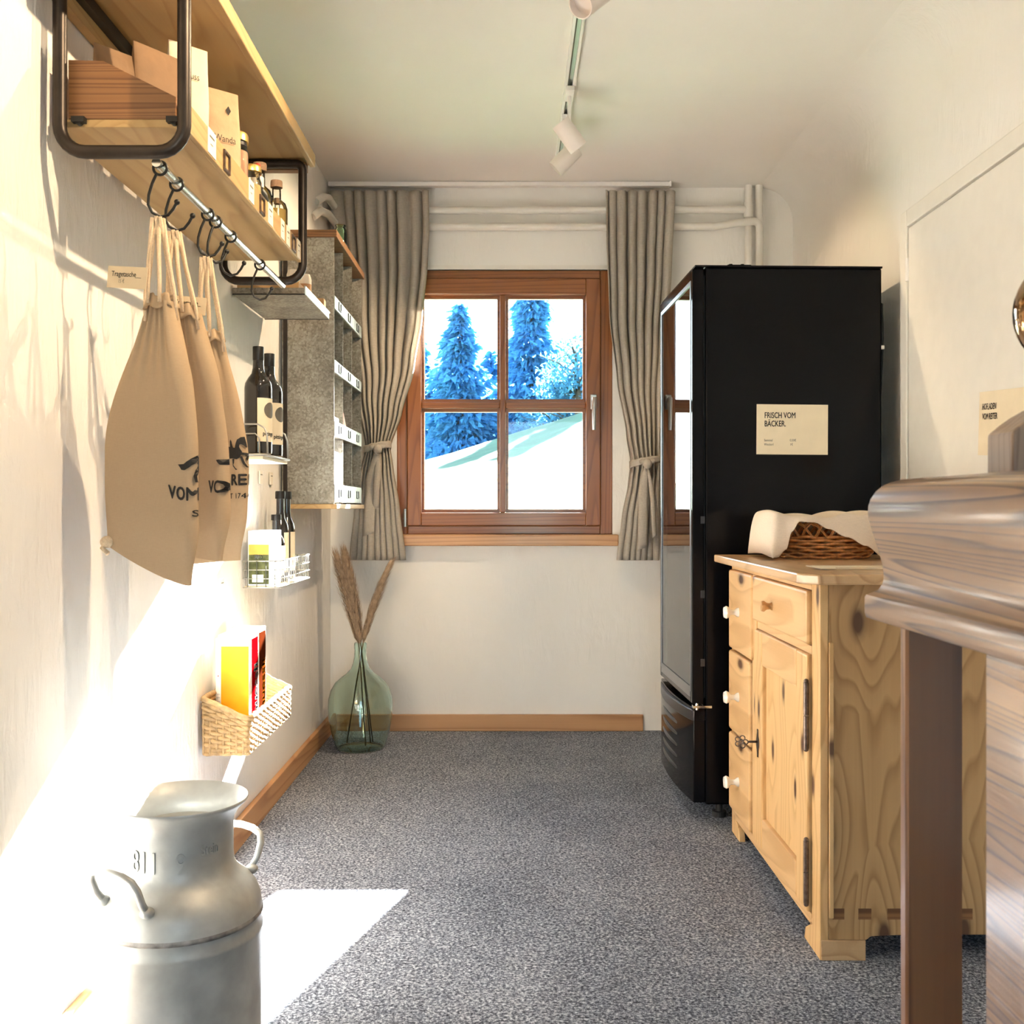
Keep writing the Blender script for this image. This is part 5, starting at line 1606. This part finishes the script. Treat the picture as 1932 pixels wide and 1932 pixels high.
# three stacked drawers with porcelain knobs
for (za, zb, zk) in ((0.602, 0.854, 0.728), (0.340, 0.594, 0.464), (0.086, 0.330, 0.200)):
    d = obj('drawer', G().box(CX0 - 0.012, CX0 + 0.017, 3.02 if za > 0.5 else 3.04, CY1 - 0.006, za, zb), 'pine_drawer', cab, bevel=0.007)
    obj('porcelain_knob', G().lathe([(0.0, 0.0), (0.015, 0.0), (0.013, 0.006), (0.008, 0.012), (0.0085, 0.024), (0.017, 0.031), (0.020, 0.038), (0.016, 0.045), (0.0, 0.047)], (CX0 - 0.012, 3.185, zk), 24, KF), 'porcelain', d, smooth=0.9)
# panelled door
DA, DB, ZA, ZB_ = 2.452, 2.982, 0.084, 0.700
cd_ = obj('door', G().box(CX0 + 0.003, CX0 + 0.012, DA + 0.0955, DB - 0.0855, 0.1725, 0.6055), 'pine_front', cab)
for (a_, b_) in ((DA, DA + 0.095), (DB - 0.085, DB)):
    obj('door_stile', G().box(CX0 - 0.010, CX0 + 0.015, a_, b_, ZA, ZB_), 'pine_front', cd_, bevel=0.005)
obj('door_rail', G().box(CX0 - 0.0095, CX0 + 0.015, DA + 0.0955, DB - 0.0855, 0.606, ZB_), 'pine_drawer', cd_, bevel=0.003)
obj('door_rail', G().box(CX0 - 0.0095, CX0 + 0.015, DA + 0.0955, DB - 0.0855, ZA, 0.172), 'pine_drawer', cd_, bevel=0.003)
for (za, zb) in ((0.478, 0.635), (0.108, 0.256)):
    zm = (za + zb) / 2
    obj('hinge', G().cyl((CX0 - 0.013, DA - 0.004, za), (CX0 - 0.013, DA - 0.004, zm - 0.001), 0.0065).cyl((CX0 - 0.013, DA - 0.004, zm + 0.001), (CX0 - 0.013, DA - 0.004, zb), 0.0065).sphere((CX0 - 0.013, DA - 0.004, zb + 0.003), 0.006).sphere((CX0 - 0.013, DA - 0.004, za - 0.003), 0.006), 'hinge_iron', cd_, smooth=0.8)
esc = [(2.937 + 0.012 * math.cos(a) * (1 + 0.35 * math.cos(4 * a)), 0.378 + 0.040 * math.sin(a) * (1 + 0.12 * math.cos(6 * a))) for a in [2 * PI * i / 32 for i in range(32)]]
obj('keyhole_plate', G().prism(esc, 'x', CX0 - 0.0125, CX0 - 0.0102), 'hinge_iron', cd_)
kb = Vector((CX0 - 0.0125, 2.937, 0.382))
g = G().cyl(kb, kb + Vector((-0.028, 0, 0)), 0.0032, n=10)
kc = kb + Vector((-0.046, 0, 0))
g.torus(kc, (0.25, 1, 0), 0.0058, 0.0018, 14, 6)
for i in range(5):
    a = 2 * PI * i / 5
    g.torus(kc + Vector((math.cos(a) * 0.0115, -math.cos(a) * 0.003, math.sin(a) * 0.0115)), (0.25, 1, 0), 0.0068, 0.0017, 14, 6)
obj('key', g, 'hinge_iron', cd_, smooth=True)

# ------------------------------------------------------------------ bread basket with napkin
bc = Vector((0.955, 3.13, CT + 0.0005))
bb_ = thing('wicker_basket', bc, 'oval brown wicker bread basket on the pine cabinet, under a cloth', 'basket')
ea, eb = 0.152, 0.113
for k in range(7):
    z = 0.006 + k * 0.0098
    f = 0.86 + 0.14 * min(1, k / 3)
    P = []
    for i in range(110):
        a = 2 * PI * i / 110
        w = 0.005 * math.sin(a * 11 + (k % 2) * PI)
        P.append(bc + Vector(((ea * f + w) * math.cos(a), (eb * f + w) * math.sin(a), z + 0.0022 * math.sin(a * 11 + k * PI))))
    obj('woven_row', G().tube(P, 0.0046, 6, closed=True), 'wicker', bb_, smooth=True)
for i in range(22):
    a = 2 * PI * i / 22
    p0 = bc + Vector((ea * 0.97 * math.cos(a), eb * 0.97 * math.sin(a), 0.06))
    a2 = a + 2 * PI / 22 * 1.6
    pm = bc + Vector((ea * 1.0 * math.cos(a + .23), eb * 1.0 * math.sin(a + .23), 0.112))
    p1 = bc + Vector((ea * 0.98 * math.cos(a2 + .1), eb * 0.98 * math.sin(a2 + .1), 0.066))
    ctrl = [p0, p0.lerp(pm, 0.6) + Vector((0, 0, 0.008)), pm, p1.lerp(pm, 0.6) + Vector((0, 0, 0.008)), p1]
    obj('border_arch', G().tube(ctrl, 0.0026, 6).tube([q + Vector((0, -0.004, -0.006)) for q in ctrl], 0.0022, 6), 'wicker', bb_, smooth=True)
obj('basket_bottom', G().lathe([(0.0, 0.001), (ea * 0.85, 0.001), (ea * 0.85, 0.006), (0.0, 0.006)], bc, 40, None, 1.0, eb / ea), 'wicker', bb_)

# napkin: hangs from the back over the top; its front hem opens over the basket
def napkin(u, v):
    x = -0.208 + 0.375 * u                 # along x
    hemtab = [(0.0, 0.004), (0.07, 0.006), (0.14, 0.028), (0.19, 0.080), (0.25, 0.110), (0.36, 0.108), (0.48, 0.088), (0.62, 0.064), (0.75, 0.040), (0.90, 0.006), (1.0, 0.003)]
    hem = hemtab[-1][1]
    for (p, q) in zip(hemtab, hemtab[1:]):
        if p[0] <= u <= q[0]:
            k = (u - p[0]) / (q[0] - p[0]); k = k * k * (3 - 2 * k)
            hem = p[1] + (q[1] - p[1]) * k
            break
    top = 0.128 + 0.007 * math.sin(u * 9 + 1) * math.sin(v * 4) + 0.004 * math.sin(u * 23)
    endf = 1.0
    if u < 0.10:
        endf = math.sin((u / 0.10) * PI / 2) ** 0.6
    top = max(0.006 + (top - 0.006) * endf, 0.005)
    x += (1 - endf) * 0.012
    yb_, yf_ = 0.13, -0.128
    if v < 0.3:
        t = v / 0.3
        z = 0.004 + (top - 0.004) * math.sin(t * PI / 2) ** 0.8
        y = yb_ + 0.03 * (1 - t)
    elif v < 0.62:
        t = (v - 0.3) / 0.32
        z = top + 0.006 * math.sin(t * PI)
        y = yb_ + (yf_ + 0.012 - yb_) * t
    else:
        t = (v - 0.62) / 0.38
        h = min(hem, top)
        z = top + (h - top) * t ** 1.2
        y = yf_ + 0.012 - 0.016 * math.sin(t * PI / 2) - 0.02 * t * (1 - hem / 0.13) + 0.006 * math.sin(u * 15) * t
    return (bc.x + x, bc.y + y, bc.z + 0.002 + z)


obj('bread_napkin', G().grid(napkin, 90, 46), 'napkin', smooth=True, solid=0.0025, raw=True, label='pale cloth napkin draped over the wicker bread basket', cat='napkin')
cdp = thing('paper_card', (0.87, 2.59, CT + 0.0005), 'blank cream paper card lying on the pine cabinet top in front of the basket', 'card')
obj('card_sheet', G().box(0.765, 0.99, 2.53, 2.665, CT + 0.0006, CT + 0.0026), 'card_cream', cdp)
obj('card_fold', G().box(0.80, 0.99, 2.527, 2.5295, CT + 0.0006, CT + 0.006), 'card_cream', cdp)

# ================================================================== COUNTER
cn = thing('counter_table', (0.75, 0.7, 0), 'dark glossy wooden table with a thick moulded edge at the right of the picture', 'table')
X0, X1, Y0, Y1 = 0.396, 1.25, 0.10, 1.15
pf = [(0.05, 0.9265), (0.006, 0.9268), (0.0013, 0.9286), (0.0, 0.934), (0.0, 0.951), (0.0012, 0.954), (0.006, 0.9565), (0.011, 0.960), (0.0145, 0.966), (0.0157, 0.973), (0.0155, 0.980), (0.0146, 0.988), (0.0128, 0.998), (0.0106, 1.007), (0.0075, 1.019), (0.0049, 1.030), (0.0034, 1.038), (0.0027, 1.0455), (0.0031, 1.053), (0.005, 1.061), (0.0095, 1.0695), (0.015, 1.0755), (0.022, 1.0795), (0.030, 1.082), (0.04, 1.083)]
g = G()
for (o, z) in pf:
    g.v += [(X0 + o, Y0 + o, z), (X1 - o, Y0 + o, z), (X1 - o, Y1 - o, z), (X0 + o, Y1 - o, z)]
for i in range(len(pf) - 1):
    for k in range(4):
        l = (k + 1) % 4
        g.f.append((i * 4 + k, i * 4 + l, (i + 1) * 4 + l, (i + 1) * 4 + k))
g.f.append((3, 2, 1, 0)); b = (len(pf) - 1) * 4; g.f.append((b, b + 1, b + 2, b + 3))
obj('moulded_top', g, 'counter_wood', cn, smooth=0.55)
obj('leg', G().prism([(0.4085, 1.064), (0.4110, 1.060), (0.466, 1.060), (0.466, 1.076), (0.4085, 1.076)], 'z', 0, 0.9264), 'counter_leg', cn)
obj('leg', G().box(1.16, 1.22, 1.06, 1.10, 0, 0.9264), 'counter_leg', cn, bevel=0.002)
obj('side_panel', G().box(0.408, 0.432, 0.14, 0.883, 0, 0.9264), 'counter_wood', cn, bevel=0.002)
obj('side_panel', G().box(1.19, 1.22, 0.14, 0.883, 0, 0.9264), 'counter_wood', cn, bevel=0.002)

# wooden mill with a polished ball on the counter
ml = thing('wooden_mill', (0.53, 1.0, 1.083), 'arched wooden box with polished metal ball on the dark table', 'mill')
arch_ = [(0.482, 1.0835), (0.64, 1.0835)] + [(0.64 - (0.64 - 0.482) * i / 14, 1.112 + 0.048 * math.sin(PI * (0.06 + 0.88 * i / 14)) ** 0.8) for i in range(15)]
obj('arched_body', G().prism(arch_, 'y', 0.985, 1.04), 'mill_wood', ml, bevel=0.003)
obj('stem', G().cyl((0.560, 1.012, 1.155), (0.560, 1.012, 1.20), 0.025, n=20), 'brushed_alu', ml, smooth=0.8)
obj('polished_ball', G().sphere((0.567, 1.02, 1.248), 0.062, 40, 24), 'brass_ball', ml, smooth=True)
